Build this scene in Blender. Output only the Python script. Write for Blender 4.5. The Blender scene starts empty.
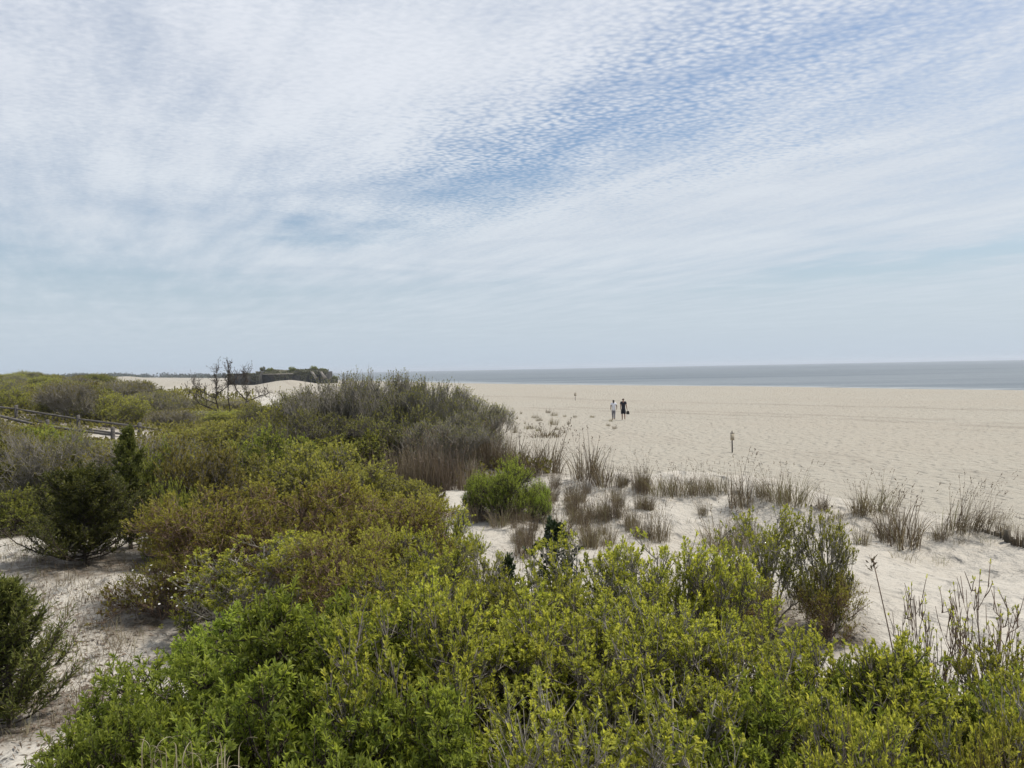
import bpy, bmesh, math, random
import numpy as np
from mathutils import Vector, Matrix

rng = np.random.default_rng(7)
random.seed(7)
sc = bpy.context.scene
COL = sc.collection
PI = math.pi

# ------------------------------------------------------------------ camera
CAM_H = 4.3
FPX = 773.0
PITCH = math.atan(15.2 / FPX)            # looks slightly down
ROLL = math.radians(1.09)
f = np.array([0, math.cos(PITCH), -math.sin(PITCH)])
r0 = np.array([1.0, 0, 0]); u0 = np.cross(r0, f)
cr, sr = math.cos(ROLL), math.sin(ROLL)
rr_ = r0 * cr - u0 * sr
uu_ = u0 * cr + r0 * sr
cam_d = bpy.data.cameras.new('camera'); cam = bpy.data.objects.new('camera', cam_d); COL.objects.link(cam)
cam_d.sensor_width = 36.0; cam_d.lens = FPX / 1024 * 36.0
cam_d.clip_start = 0.05; cam_d.clip_end = 40000
M = Matrix.Identity(4)
for i in range(3):
    M[i][0] = rr_[i]; M[i][1] = uu_[i]; M[i][2] = -f[i]; M[i][3] = (0, 0, CAM_H)[i]
cam.matrix_world = M
sc.camera = cam


def ray(px, py):
    d = f + rr_ * ((px - 512) / FPX) - uu_ * ((py - 384) / FPX)
    return d / np.linalg.norm(d)


def azel(px, py):
    d = ray(px, py)
    return math.atan2(d[0], d[1]), math.asin(d[2])


def at_depth(px, py, Y):
    d = ray(px, py)
    return np.array([0, 0, CAM_H]) + d * (Y / d[1])


# ------------------------------------------------------------------ numeric noise
def vnoise(x, y, seed=0):
    x = np.asarray(x, float); y = np.asarray(y, float)
    xi = np.floor(x).astype(np.int64); yi = np.floor(y).astype(np.int64)
    fx = x - xi; fy = y - yi
    fx = fx * fx * (3 - 2 * fx); fy = fy * fy * (3 - 2 * fy)

    def h(a, b):
        n = (a * 374761393 + b * 668265263 + seed * 982451653) & 0x7fffffff
        n = ((n ^ (n >> 13)) * 1274126177) & 0x7fffffff
        n = n ^ (n >> 16)
        return (n & 0xffff) / 65535.0
    a = h(xi, yi); b = h(xi + 1, yi); c = h(xi, yi + 1); d = h(xi + 1, yi + 1)
    return (a * (1 - fx) + b * fx) * (1 - fy) + (c * (1 - fx) + d * fx) * fy - 0.5


def sstep(a, b, x):
    t = np.clip((np.asarray(x, float) - a) / (b - a), 0, 1)
    return t * t * (3 - 2 * t)


TOE = np.array([(-60, 30), (0, 17), (5, 15.5), (9, 13), (13.3, 10.6), (17.2, 8.0), (19, 5.0), (21, 2.9), (26, 0.6), (40, -4.2),
                (80, -19), (120, -40), (150, -62), (230, -95), (300, -120), (1000, -520), (8000, -8500)], float)
SHORE = np.array([(-9000, 7000), (-200, 262), (0, 155), (60, 120), (119, 79), (240, 0), (330, -39), (450, -97), (700, -205), (1000, -380),
                  (1500, -800), (3000, -2600), (8000, -8800)], float)


def toe_d(x, y):
    return np.interp(y, TOE[:, 0], TOE[:, 1]) + 0.9 * vnoise(x * .25, y * .25, 5) * np.clip(y / 14, 0.3, 3) - x


def shore_s(x, y):
    return (np.interp(y, SHORE[:, 0], SHORE[:, 1]) - x) * 0.8 + 7 * vnoise(x * .02, y * .02, 9)


SEA_Z = -0.9


def terrain(x, y):
    x = np.asarray(x, float); y = np.asarray(y, float)
    d = toe_d(x, y)
    s = shore_s(x, y)
    beach = -0.9 * (1 - sstep(-2, 16, s)) - 3.2 * (1 - sstep(-90, 0, s)) + 0.14 * np.exp(-((s - 18) / 9) ** 2)
    beach = beach + (0.10 * vnoise(x * .11, y * .11, 1) + 0.05 * vnoise(x * .5, y * .5, 2)) * sstep(5, 30, s)
    near = sstep(60, 25, y)
    dune = 1.22 * sstep(-1.8, 2.2, d)
    dune = dune + near * 0.30 * np.exp(-((d - 2.2) / 1.5) ** 2) * sstep(6, 12, y)
    dn = sstep(-1.0, 2.0, d)
    dune = dune + dn * (0.42 * vnoise(x * .22, y * .22, 3) + 0.22 * vnoise(x * .7, y * .7, 4) + 0.06 * vnoise(x * 2.1, y * 2.1, 6) + near * 0.05 * vnoise(x * 4.2, y * 4.2, 14))
    for mx, my, amp, rx, ry in ((4.2, 17.8, .16, 1.3, .9), (9.4, 15.0, .16, 1.5, .9), (2.0, 18.8, .18, 1.0, .8), (3.6, 14.6, -.40, 1.7, 1.3), (7.4, 12.2, -.30, 1.6, 1.4), (1.4, 15.0, -.22, 1.0, 1.0)):
        dune = dune + amp * np.exp(-((x - mx) / rx) ** 2 - ((y - my) / ry) ** 2)
    far = sstep(25, 70, y)
    dune = dune + dn * far * (0.9 * vnoise(x * .05, y * .05, 8))
    # path ramp with the rail fences
    dune = dune + 0.75 * sstep(-19, -29, x) * sstep(26, 36, y) * sstep(75, 50, y)
    hill = 1.45 * np.exp(-((x + 128) / 52) ** 2 - ((y - 165) / 55) ** 2)
    mound = 1.95 * np.exp(-((x + 65) / 6.8) ** 2 - ((y - 225) / 22) ** 2) + 0.2 * np.exp(-((x + 66) / 16) ** 2 - ((y - 225) / 30) ** 2)
    crumb = sstep(90, 140, y) * sstep(420, 300, y) * sstep(20, 40, s) * (.35 * vnoise(x * .12, y * .06, 15) + .16 * vnoise(x * .4, y * .2, 16))
    rise = 3.0 * sstep(280, 720, y) * sstep(10, 120, s)
    return beach + dune + hill + mound + crumb + rise * 0.95


RAY_T = 2.0 * 1.01 ** np.arange(780)


def ground(px, py):
    """first point of the terrain seen through a pixel"""
    d = ray(px, py); o = np.array([0, 0, CAM_H])
    ts = RAY_T
    for _ in range(2):
        q = o + d * ts[:, None]
        below = q[:, 2] < terrain(q[:, 0], q[:, 1])
        if not below.any(): return o + d * 4000
        i = max(1, int(np.argmax(below)))
        ts = np.linspace(ts[i - 1], ts[i], 24)
    return q[i]


# ------------------------------------------------------------------ node helpers
class G:
    def __init__(self, nt):
        self.nt = nt; nt.nodes.clear()

    def n(self, t, **k):
        nd = self.nt.nodes.new(t)
        for a, b in k.items(): setattr(nd, a, b)
        return nd

    def set(self, sock, v):
        if isinstance(v, bpy.types.NodeSocket): self.nt.links.new(v, sock)
        else: sock.default_value = v

    def m(self, op, a, b=0.0, c=None, clamp=False):
        nd = self.n('ShaderNodeMath', operation=op, use_clamp=clamp)
        self.set(nd.inputs[0], a); self.set(nd.inputs[1], b)
        if c is not None: self.set(nd.inputs[2], c)
        return nd.outputs[0]

    def mix(self, fac, a, b, mode='MIX'):
        nd = self.n('ShaderNodeMix', data_type='RGBA', blend_type=mode)
        nd.clamp_factor = True
        self.set(nd.inputs[0], fac); self.set(nd.inputs[6], a); self.set(nd.inputs[7], b)
        return nd.outputs[2]

    def noise(self, vec, scale, detail=3, rough=.55, dist=0.0, dim='3D'):
        nd = self.n('ShaderNodeTexNoise', noise_dimensions=dim)
        if vec is not None: self.set(nd.inputs['Vector'], vec)
        nd.inputs['Scale'].default_value = scale; nd.inputs['Detail'].default_value = detail
        nd.inputs['Roughness'].default_value = rough; nd.inputs['Distortion'].default_value = dist
        return nd.outputs[0]

    def mapping(self, vec, scale=(1, 1, 1), rot=(0, 0, 0), loc=(0, 0, 0)):
        nd = self.n('ShaderNodeMapping')
        self.set(nd.inputs[0], vec); nd.inputs[1].default_value = loc; nd.inputs[2].default_value = rot; nd.inputs[3].default_value = scale
        return nd.outputs[0]

    def ramp(self, fac, stops, interp='LINEAR'):
        nd = self.n('ShaderNodeValToRGB'); cr_ = nd.color_ramp; cr_.interpolation = interp
        while len(cr_.elements) < len(stops): cr_.elements.new(0.5)
        for e, (p, c) in zip(cr_.elements, stops):
            e.position = p; e.color = (*c, 1) if len(c) == 3 else c
        self.set(nd.inputs[0], fac)
        return nd.outputs[0]

    def smooth(self, a, b, x):
        nd = self.n('ShaderNodeMapRange', interpolation_type='SMOOTHSTEP')
        self.set(nd.inputs[0], x); nd.inputs[1].default_value = a; nd.inputs[2].default_value = b
        return nd.outputs[0]

    def attr(self, name):
        return self.n('ShaderNodeAttribute', attribute_name=name)


def c4(c): return (*c, 1.0)


def new_mat(name):
    m = bpy.data.materials.new(name); m.use_nodes = True
    return m, G(m.node_tree)


def out_surface(g, sh):
    o = g.n('ShaderNodeOutputMaterial'); g.nt.links.new(sh, o.inputs['Surface']); return o


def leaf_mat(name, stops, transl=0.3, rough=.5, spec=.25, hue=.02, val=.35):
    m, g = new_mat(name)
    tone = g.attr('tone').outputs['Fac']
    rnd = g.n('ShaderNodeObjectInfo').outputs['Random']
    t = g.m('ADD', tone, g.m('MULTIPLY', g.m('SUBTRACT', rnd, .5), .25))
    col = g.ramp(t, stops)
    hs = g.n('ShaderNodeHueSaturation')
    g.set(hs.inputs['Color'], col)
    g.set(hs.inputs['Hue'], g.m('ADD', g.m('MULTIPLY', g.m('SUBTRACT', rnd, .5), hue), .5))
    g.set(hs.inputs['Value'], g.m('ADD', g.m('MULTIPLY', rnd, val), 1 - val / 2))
    p = g.n('ShaderNodeBsdfPrincipled')
    g.set(p.inputs['Base Color'], hs.outputs[0]); p.inputs['Roughness'].default_value = rough
    p.inputs['Specular IOR Level'].default_value = spec
    tr = g.n('ShaderNodeBsdfTranslucent')
    g.set(tr.inputs[0], g.mix(1.0, hs.outputs[0], (1.25, 1.25, .7, 1), 'MULTIPLY'))
    mx = g.n('ShaderNodeMixShader'); mx.inputs[0].default_value = transl
    g.nt.links.new(p.outputs[0], mx.inputs[1]); g.nt.links.new(tr.outputs[0], mx.inputs[2])
    out_surface(g, mx.outputs[0])
    return m


def rough_mat(name, ca, cb, scale=8, rough=.85, spec=.15, bump=0.0, bscale=None, obj=True, stretch=(1, 1, 1)):
    m, g = new_mat(name)
    tc = g.n('ShaderNodeTexCoord').outputs['Object']
    if stretch != (1, 1, 1): tc = g.mapping(tc, stretch)
    nz = g.noise(tc, scale, 4, .6)
    col = g.mix(g.smooth(.3, .7, nz), c4(ca), c4(cb))
    p = g.n('ShaderNodeBsdfPrincipled'); g.set(p.inputs['Base Color'], col)
    p.inputs['Roughness'].default_value = rough; p.inputs['Specular IOR Level'].default_value = spec
    if bump:
        b = g.n('ShaderNodeBump'); b.inputs['Strength'].default_value = bump; b.inputs['Distance'].default_value = .02
        g.set(b.inputs['Height'], g.noise(tc, bscale or scale * 3, 5, .65)); g.nt.links.new(b.outputs[0], p.inputs['Normal'])
    out_surface(g, p.outputs[0])
    return m


# ------------------------------------------------------------------ mesh builder
def unit(v):
    n = np.linalg.norm(v, axis=-1, keepdims=True)
    return v / np.maximum(n, 1e-9)


class MB:
    def __init__(self):
        self.v = []; self.q = []; self.t = []; self.tone = []; self.n = 0

    def add(self, verts, quads=None, tris=None, tone=0.5):
        verts = np.asarray(verts, float).reshape(-1, 3)
        if quads is not None and len(quads): self.q.append(np.asarray(quads, np.int64) + self.n)
        if tris is not None and len(tris): self.t.append(np.asarray(tris, np.int64) + self.n)
        self.v.append(verts)
        self.tone.append(np.broadcast_to(np.asarray(tone, float), (len(verts),)).copy())
        self.n += len(verts)

    def leaves(self, P, D, Nn, L, W, tone, fine=True, droop=0.0):
        n = len(P)
        L = np.broadcast_to(L, (n,))[:, None]; W = np.broadcast_to(W, (n,))[:, None]
        D = unit(D); S = unit(np.cross(D, Nn)); Nn = np.cross(S, D)
        tip = P + D * L - Nn * L * droop
        if fine:
            fold = Nn * W * .18
            vs = np.stack([P, P + D * L * .36 + S * W * .36 + fold, P + D * L * .72 + S * W * .5 + fold * .7 - Nn * L * droop * .4, tip,
                           P + D * L * .72 - S * W * .5 + fold * .7 - Nn * L * droop * .4, P + D * L * .36 - S * W * .36 + fold], 1)
            b = np.arange(n)[:, None] * 6
            q = np.concatenate([b + np.array([[0, 1, 2, 3]]), b + np.array([[0, 3, 4, 5]])])
            self.add(vs.reshape(-1, 3), q, tone=np.repeat(np.broadcast_to(tone, (n,)), 6))
        else:
            vs = np.stack([P, P + D * L * .6 + S * W * .5, tip, P + D * L * .6 - S * W * .5 + Nn * W * .2], 1)
            b = np.arange(n)[:, None] * 4
            self.add(vs.reshape(-1, 3), b + np.array([[0, 1, 2, 3]]), tone=np.repeat(np.broadcast_to(tone, (n,)), 4))

    def tubes(self, pts, rad, sides=3, tone=.5):
        pts = np.asarray(pts, float); n, k, _ = pts.shape
        rad = np.broadcast_to(rad, (n, k))
        d = unit(pts[:, -1] - pts[:, 0])
        ref = np.where(np.abs(d[:, 2:3]) > .9, np.array([[1.0, 0, 0]]), np.array([[0, 0, 1.0]]))
        a = unit(np.cross(d, ref)); b = np.cross(d, a)
        an = np.arange(sides) * 2 * PI / sides
        ring = a[:, None, None, :] * np.cos(an)[None, None, :, None] + b[:, None, None, :] * np.sin(an)[None, None, :, None]
        vs = pts[:, :, None, :] + ring * rad[:, :, None, None]
        base = (np.arange(n) * k * sides)[:, None, None]
        j = np.arange(k - 1)[None, :, None] * sides
        s = np.arange(sides)[None, None, :]; s2 = (s + 1) % sides
        q = np.stack([base + j + s, base + j + s2, base + j + sides + s2, base + j + sides + s], -1).reshape(-1, 4)
        tn = np.broadcast_to(tone, (n,)) if np.ndim(tone) else np.full(n, tone)
        self.add(vs.reshape(-1, 3), q, tone=np.repeat(tn, k * sides))
        if sides >= 4:   # closed ends
            tr = []
            for e in (0, k - 1):
                for i in range(1, sides - 1):
                    o = np.arange(n) * k * sides + e * sides
                    tr.append(np.stack([o, o + i, o + i + 1], -1))
            self.t.append(np.concatenate(tr) + self.n - n * k * sides)

    def strips(self, pts, wid, side, tone):
        pts = np.asarray(pts, float); n, k, _ = pts.shape
        wid = np.broadcast_to(wid, (n, k))
        vs = np.stack([pts - side[:, None, :] * wid[:, :, None] / 2, pts + side[:, None, :] * wid[:, :, None] / 2], 2)
        base = (np.arange(n) * k * 2)[:, None]
        j = np.arange(k - 1)[None, :] * 2
        q = np.stack([base + j, base + j + 1, base + j + 3, base + j + 2], -1).reshape(-1, 4)
        self.add(vs.reshape(-1, 3), q, tone=np.repeat(np.broadcast_to(tone, (n,)), k * 2))

    def box(self, c, s, rot=None, tone=.5, taper=1.0, jit=0.0):
        c = np.asarray(c, float); s = np.asarray(s, float) / 2
        v = np.array([[x, y, z] for z in (-1, 1) for y in (-1, 1) for x in (-1, 1)], float)
        v[4:, :2] *= taper
        v = v * s + (rng.normal(0, 1, (8, 3)) * jit if jit else 0)
        if rot is not None: v = v @ np.array(rot).T
        v = v + c
        self.add(v, [(0, 2, 3, 1), (4, 5, 7, 6), (0, 1, 5, 4), (2, 6, 7, 3), (0, 4, 6, 2), (1, 3, 7, 5)], tone=tone)

    def hexa(self, bottom, top):
        v = np.array(list(bottom) + list(top), float)
        self.add(v, [(3, 2, 1, 0), (4, 5, 6, 7), (0, 1, 5, 4), (1, 2, 6, 5), (2, 3, 7, 6), (3, 0, 4, 7)])

    def mesh(self, name, mat, smooth=False):
        me = bpy.data.meshes.new(name)
        v = np.concatenate(self.v)
        q = np.concatenate(self.q) if self.q else np.zeros((0, 4), np.int64)
        t = np.concatenate(self.t) if self.t else np.zeros((0, 3), np.int64)
        me.vertices.add(len(v)); me.vertices.foreach_set('co', v.astype(np.float32).ravel())
        loops = np.concatenate([q.ravel(), t.ravel()]).astype(np.int32)
        me.loops.add(len(loops)); me.loops.foreach_set('vertex_index', loops)
        nf = len(q) + len(t)
        st = np.concatenate([np.arange(len(q)) * 4, len(q) * 4 + np.arange(len(t)) * 3]).astype(np.int32)
        me.polygons.add(nf); me.polygons.foreach_set('loop_start', st)
        if smooth: me.polygons.foreach_set('use_smooth', np.ones(nf, bool))
        me.update(calc_edges=True)
        a = me.attributes.new('tone', 'FLOAT', 'POINT')
        a.data.foreach_set('value', np.concatenate(self.tone).astype(np.float32))
        me.materials.append(mat)
        return me


def link(name, me, parent=None):
    o = bpy.data.objects.new(name, me); COL.objects.link(o)
    if parent: o.parent = parent
    return o


def tag(o, label, cat, group=None):
    o['label'] = label; o['category'] = cat
    if group: o['group'] = group
    return o


def thing(name, label, cat, loc, rz=0.0, scale=(1, 1, 1), group=None):
    o = bpy.data.objects.new(name, None); COL.objects.link(o)
    o.empty_display_size = .2
    o.location = loc; o.rotation_euler = (0, 0, rz); o.scale = scale
    return tag(o, label, cat, group)


# ------------------------------------------------------------------ materials
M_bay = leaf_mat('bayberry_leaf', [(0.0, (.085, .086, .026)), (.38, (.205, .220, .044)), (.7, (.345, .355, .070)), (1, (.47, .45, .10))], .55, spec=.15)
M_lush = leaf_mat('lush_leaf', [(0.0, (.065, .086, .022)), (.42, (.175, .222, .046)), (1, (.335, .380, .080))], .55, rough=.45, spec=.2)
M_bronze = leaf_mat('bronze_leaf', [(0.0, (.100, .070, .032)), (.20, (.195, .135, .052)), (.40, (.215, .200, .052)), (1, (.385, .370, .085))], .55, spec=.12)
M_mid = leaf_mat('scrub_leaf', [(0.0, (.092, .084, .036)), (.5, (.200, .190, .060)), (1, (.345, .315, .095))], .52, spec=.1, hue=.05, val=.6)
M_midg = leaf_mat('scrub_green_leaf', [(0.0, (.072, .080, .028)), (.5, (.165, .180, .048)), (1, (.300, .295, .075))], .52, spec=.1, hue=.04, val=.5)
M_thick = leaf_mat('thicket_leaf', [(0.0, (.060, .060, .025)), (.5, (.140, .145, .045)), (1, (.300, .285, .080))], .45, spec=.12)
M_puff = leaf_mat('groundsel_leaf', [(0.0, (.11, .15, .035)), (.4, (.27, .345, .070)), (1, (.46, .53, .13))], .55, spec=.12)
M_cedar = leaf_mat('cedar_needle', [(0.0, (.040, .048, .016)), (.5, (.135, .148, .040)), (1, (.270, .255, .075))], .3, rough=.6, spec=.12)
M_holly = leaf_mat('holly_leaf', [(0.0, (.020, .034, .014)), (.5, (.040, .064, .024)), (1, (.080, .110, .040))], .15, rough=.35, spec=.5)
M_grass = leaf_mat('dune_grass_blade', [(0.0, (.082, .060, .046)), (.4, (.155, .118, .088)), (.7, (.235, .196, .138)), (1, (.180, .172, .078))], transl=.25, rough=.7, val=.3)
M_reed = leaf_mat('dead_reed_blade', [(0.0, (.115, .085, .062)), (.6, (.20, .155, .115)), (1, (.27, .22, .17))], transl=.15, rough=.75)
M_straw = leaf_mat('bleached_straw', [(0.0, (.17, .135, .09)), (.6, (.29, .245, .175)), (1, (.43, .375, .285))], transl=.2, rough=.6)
M_twig = rough_mat('grey_twig', (.105, .090, .078), (.22, .195, .175), 30)
M_twigd = rough_mat('dark_twig', (.048, .038, .030), (.095, .078, .064), 30)
M_twigp = rough_mat('pale_twig', (.165, .150, .125), (.32, .295, .25), 30)
M_twigr = rough_mat('ruddy_twig', (.13, .085, .060), (.26, .19, .14), 30)
M_wood = rough_mat('weathered_rail', (.07, .063, .056), (.155, .143, .13), 3, bump=.5, stretch=(1, 1, 6))
M_woodd = rough_mat('weathered_slat', (.055, .048, .036), (.12, .105, .08), 5, bump=.4)


# ------------------------------------------------------------------ plant generators (each returns foliage mesh, branchwork mesh, R, H)
def bez(P0, P1, P2, t):
    t = t[..., None]
    return P0 * (1 - t) ** 2 + 2 * P1 * t * (1 - t) + P2 * t * t


def shrub(name, seed, R, H, stems, subs, twigs, nl, L, W, mats, leaf_from=.35, upright=.8, tlen=.18, fine=True, dome=.5,
          stem_r=.016, twig_r=.0032, a0=75, a1=18, fill=.35, lump=.25, sub_len=(.25, .55), droop=.1, foliage_drop=0.0, skirt=0.0):
    g = np.random.default_rng(seed)
    n = stems
    az = (np.arange(n) + g.uniform(0, .9, n)) * 2 * PI / n * 2.618
    rad = R * np.sqrt(g.uniform(.02, 1, n)) * .88
    lumpv = 1 + lump * (g.uniform(-1, 1, n))
    tz = H * (1 - dome * (rad / R) ** 2) * np.minimum(lumpv, 1.05) * .93
    low = g.uniform(0, 1, n) < skirt
    tz = np.where(low, H * g.uniform(.10, .42, n), tz); rad = np.where(low, R * g.uniform(.65, .98, n), rad)
    P0 = np.stack([g.normal(0, .10 * R, n), g.normal(0, .10 * R, n), np.full(n, -.05)], -1)
    P2 = np.stack([rad * np.cos(az), rad * np.sin(az), tz], -1)
    P1 = (P0 + P2) / 2; P1[:, :2] *= .75; P1[:, 2] = tz * .55
    P1 += g.normal(0, .07 * R, (n, 3))
    k = 6
    tt = np.broadcast_to(np.linspace(0, 1, k), (n, k))
    sp = bez(P0[:, None], P1[:, None], P2[:, None], tt)
    sp[:, 1:-1] += g.normal(0, .015 * R, (n, k - 2, 3))
    br = MB()
    br.tubes(sp, stem_r * np.linspace(1, .35, k)[None, :] * g.uniform(.7, 1.2, n)[:, None], 5)
    # sub-branches
    si = np.repeat(np.arange(n), subs); ns = len(si)
    ts = g.uniform(fill, 1.0, ns) ** .8
    S0 = bez(P0[si], P1[si], P2[si], ts)
    out = S0.copy(); out[:, 2] = 0; out = unit(out + 1e-3)
    dr = unit(out * .6 + g.normal(0, .55, (ns, 3)) + np.array([0, 0, upright]))
    sl = R * g.uniform(*sub_len, ns) * (1.15 - .5 * ts)
    S2 = S0 + dr * sl[:, None]
    # keep inside the crown's lumpy dome
    rr = np.linalg.norm(S2[:, :2], axis=1)
    top = H * (1 - dome * np.clip(rr / R, 0, 1.15) ** 2) * (1 + lump * .8 * vnoise(S2[:, 0] / R * 2.3 + seed, S2[:, 1] / R * 2.3, seed))
    S2[:, 2] = np.minimum(S2[:, 2], top); S2[:, 2] = np.maximum(S2[:, 2], .06)
    S1 = (S0 + S2) / 2 + g.normal(0, .03 * R, (ns, 3)); S1[:, 2] -= sl * .08
    ks = 4; tts = np.broadcast_to(np.linspace(0, 1, ks), (ns, ks))
    br.tubes(bez(S0[:, None], S1[:, None], S2[:, None], tts), stem_r * .42 * np.linspace(1, .4, ks)[None, :], 3)
    # twigs
    ti = np.repeat(np.arange(ns), twigs); nt_ = len(ti)
    tt_ = g.uniform(.2, 1.0, nt_)
    T0 = bez(S0[ti], S1[ti], S2[ti], tt_)
    sd = unit(S2 - S0)[ti]
    td = unit(sd * .45 + g.normal(0, .5, (nt_, 3)) + np.array([0, 0, upright]))
    tl = tlen * g.uniform(.55, 1.35, nt_)
    T2 = T0 + td * tl[:, None]
    T1 = (T0 + T2) / 2 + g.normal(0, .08 * tlen, (nt_, 3))
    kt = 3; ttt = np.broadcast_to(np.linspace(0, 1, kt), (nt_, kt))
    br.tubes(bez(T0[:, None], T1[:, None], T2[:, None], ttt), twig_r * np.linspace(1.2, .6, kt)[None, :], 3)
    fo = MB()
    if nl > 0:
        keep = g.uniform(0, 1, nt_) > foliage_drop
        li = np.repeat(np.arange(nt_)[keep], nl); nL = len(li)
        lt = leaf_from + (1 - leaf_from) * g.uniform(0, 1, nL) ** .42
        P = bez(T0[li], T1[li], T2[li], lt)
        ang = g.uniform(0, 2 * PI, nL)
        ax = td[li]
        ref = np.where(np.abs(ax[:, 2:3]) > .9, np.array([[1.0, 0, 0]]), np.array([[0, 0, 1.0]]))
        a = unit(np.cross(ax, ref)); b = np.cross(ax, a)
        radl = a * np.cos(ang)[:, None] + b * np.sin(ang)[:, None]
        u = (lt - leaf_from) / (1 - leaf_from)
        A = np.radians(a0 + (a1 - a0) * u + g.normal(0, 12, nL))
        D = ax * np.cos(A)[:, None] + radl * np.sin(A)[:, None] + g.normal(0, .12, (nL, 3))
        Nn = ax * np.sin(A)[:, None] - radl * np.cos(A)[:, None] + g.normal(0, .2, (nL, 3))
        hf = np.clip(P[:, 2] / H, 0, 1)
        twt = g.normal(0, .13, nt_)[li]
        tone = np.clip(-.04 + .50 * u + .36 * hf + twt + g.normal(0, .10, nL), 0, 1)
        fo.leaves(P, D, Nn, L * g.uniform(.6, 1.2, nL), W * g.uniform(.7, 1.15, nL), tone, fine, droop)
    fm = fo.mesh(name + '_foliage', mats[0]) if nl > 0 else None
    bm = br.mesh(name + '_branchwork', mats[1])
    return fm, bm, R, H


def cedar(name, seed, R, H, whorls, per, mats, spire=1.0, L=.07, W=.022, sprays=26):
    g = np.random.default_rng(seed)
    n = whorls * per
    t = (np.arange(n) + g.uniform(0, 1, n)) / n
    z0 = H * (.04 + .92 * t)
    prof = (1 - t) ** spire * (.75 + .25 * np.sin(t * 17 + seed)) + .05
    ln = R * prof * g.uniform(.5, 1.3, n)
    az = np.arange(n) * 2.39996 + g.normal(0, .3, n)
    out = np.stack([np.cos(az), np.sin(az), np.zeros(n)], -1)
    P0 = np.stack([np.zeros(n), np.zeros(n), z0], -1)
    P2 = P0 + out * ln[:, None] + np.array([0, 0, 1]) * (ln * g.uniform(.35, 1.0, n))[:, None]
    P1 = P0 + out * (ln * .6)[:, None] + np.array([0, 0, 1]) * (ln * .02)[:, None]
    br = MB()
    tk = np.linspace(0, 1, 7)[None, :, None]
    trunk = np.array([[[0, 0, -.05]]]) * (1 - tk) + np.array([[[.02, .01, H]]]) * tk
    br.tubes(trunk, H * .018 * np.linspace(1, .15, 7)[None, :], 6)
    k = 5
    br.tubes(bez(P0[:, None], P1[:, None], P2[:, None], np.broadcast_to(np.linspace(0, 1, k), (n, k))), (.006 + .01 * ln)[:, None] * np.linspace(1, .3, k)[None], 4)
    # sprays along the branches, needles along the sprays
    bi = np.repeat(np.arange(n), sprays); ns = len(bi)
    bt = g.uniform(.12, 1.0, ns) ** .75
    S0 = bez(P0[bi], P1[bi], P2[bi], bt)
    bd = unit(P2 - P0)[bi]
    sd = unit(bd * .6 + g.normal(0, .5, (ns, 3)) + np.array([0, 0, .6]))
    sl = (.08 + .16 * R * prof[bi]) * g.uniform(.6, 1.3, ns)
    S2 = S0 + sd * sl[:, None]
    br.tubes(np.stack([S0, S2], 1), np.array([[.003, .0015]]), 3)
    nn = 9
    li = np.repeat(np.arange(ns), nn); nL = len(li)
    lt = g.uniform(0, 1, nL)
    P = S0[li] + (S2 - S0)[li] * lt[:, None]
    D = unit(sd[li] * .9 + g.normal(0, .42, (nL, 3)))
    Nn = g.normal(0, 1, (nL, 3))
    tone = np.clip(.25 + .3 * lt * bt[bi][li] + g.normal(0, .14, ns)[li] + g.normal(0, .08, nL), 0, 1)
    fo = MB(); fo.leaves(P, D, Nn, L * g.uniform(.6, 1.3, nL), W, tone, False)
    return fo.mesh(name + '_foliage', mats[0]), br.mesh(name + '_trunk', mats[1], True), R, H


def grass(name, seed, n, h, spread, lean, mat, w=.007, stalks=12, stalk_h=1.5, plume=True, curl=.5, up=1.0, tone_mu=.45):
    g = np.random.default_rng(seed)
    fo = MB()

    def blades(n, h, w, curl, spread, tone_off=0.0, k=5):
        az = g.uniform(0, 2 * PI, n)
        rb = spread * np.sqrt(g.uniform(0, 1, n))
        ab = g.uniform(0, 2 * PI, n)
        B = np.stack([rb * np.cos(ab), rb * np.sin(ab), np.full(n, -.03)], -1)
        hh = h * g.uniform(.45, 1.1, n)
        out = np.stack([np.cos(az), np.sin(az), np.zeros(n)], -1) * g.uniform(.1, .6, n)[:, None] + np.stack([np.cos(ab), np.sin(ab), 0 * ab], -1) * .25
        out = out + np.array([lean, 0, 0])
        t = np.linspace(0, 1, k)[None, :, None]
        pts = B[:, None] + hh[:, None, None] * (np.array([[[0, 0, up]]]) * (t - .28 * curl * t ** 3) + out[:, None] * (.25 * t + curl * t * t))
        side = unit(np.cross(out, np.array([0, 0, 1.0])) + g.normal(0, .4, (n, 3)))
        wid = w * np.array([1, 1, .85, .55, .08])[None, :k] * g.uniform(.6, 1.3, n)[:, None]
        tone = np.clip(tone_mu + tone_off + g.normal(0, .22, n), 0, 1)
        fo.strips(pts, wid, side, tone)
        return pts
    blades(n, h, w, curl, spread)
    if stalks:
        p = blades(stalks, h * stalk_h, w * .75, curl * .45, spread * .7, -.1)
        if plume:
            e = p[:, -1]; d = unit(p[:, -1] - p[:, -2])
            nn = 6
            li = np.repeat(np.arange(stalks), nn)
            P = e[li] - d[li] * (g.uniform(0, .28, len(li)) * h * .6)[:, None]
            D = unit(d[li] + g.normal(0, .35, (len(li), 3)))
            fo.leaves(P, D, g.normal(0, 1, (len(li), 3)), h * .055, h * .012, np.clip(.35 + g.normal(0, .15, len(li)), 0, 1), False)
    return fo.mesh(name, mat), spread + h * .5, h


PROTO = {}


def protos(kind, *ms): PROTO[kind] = list(ms)


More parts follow.
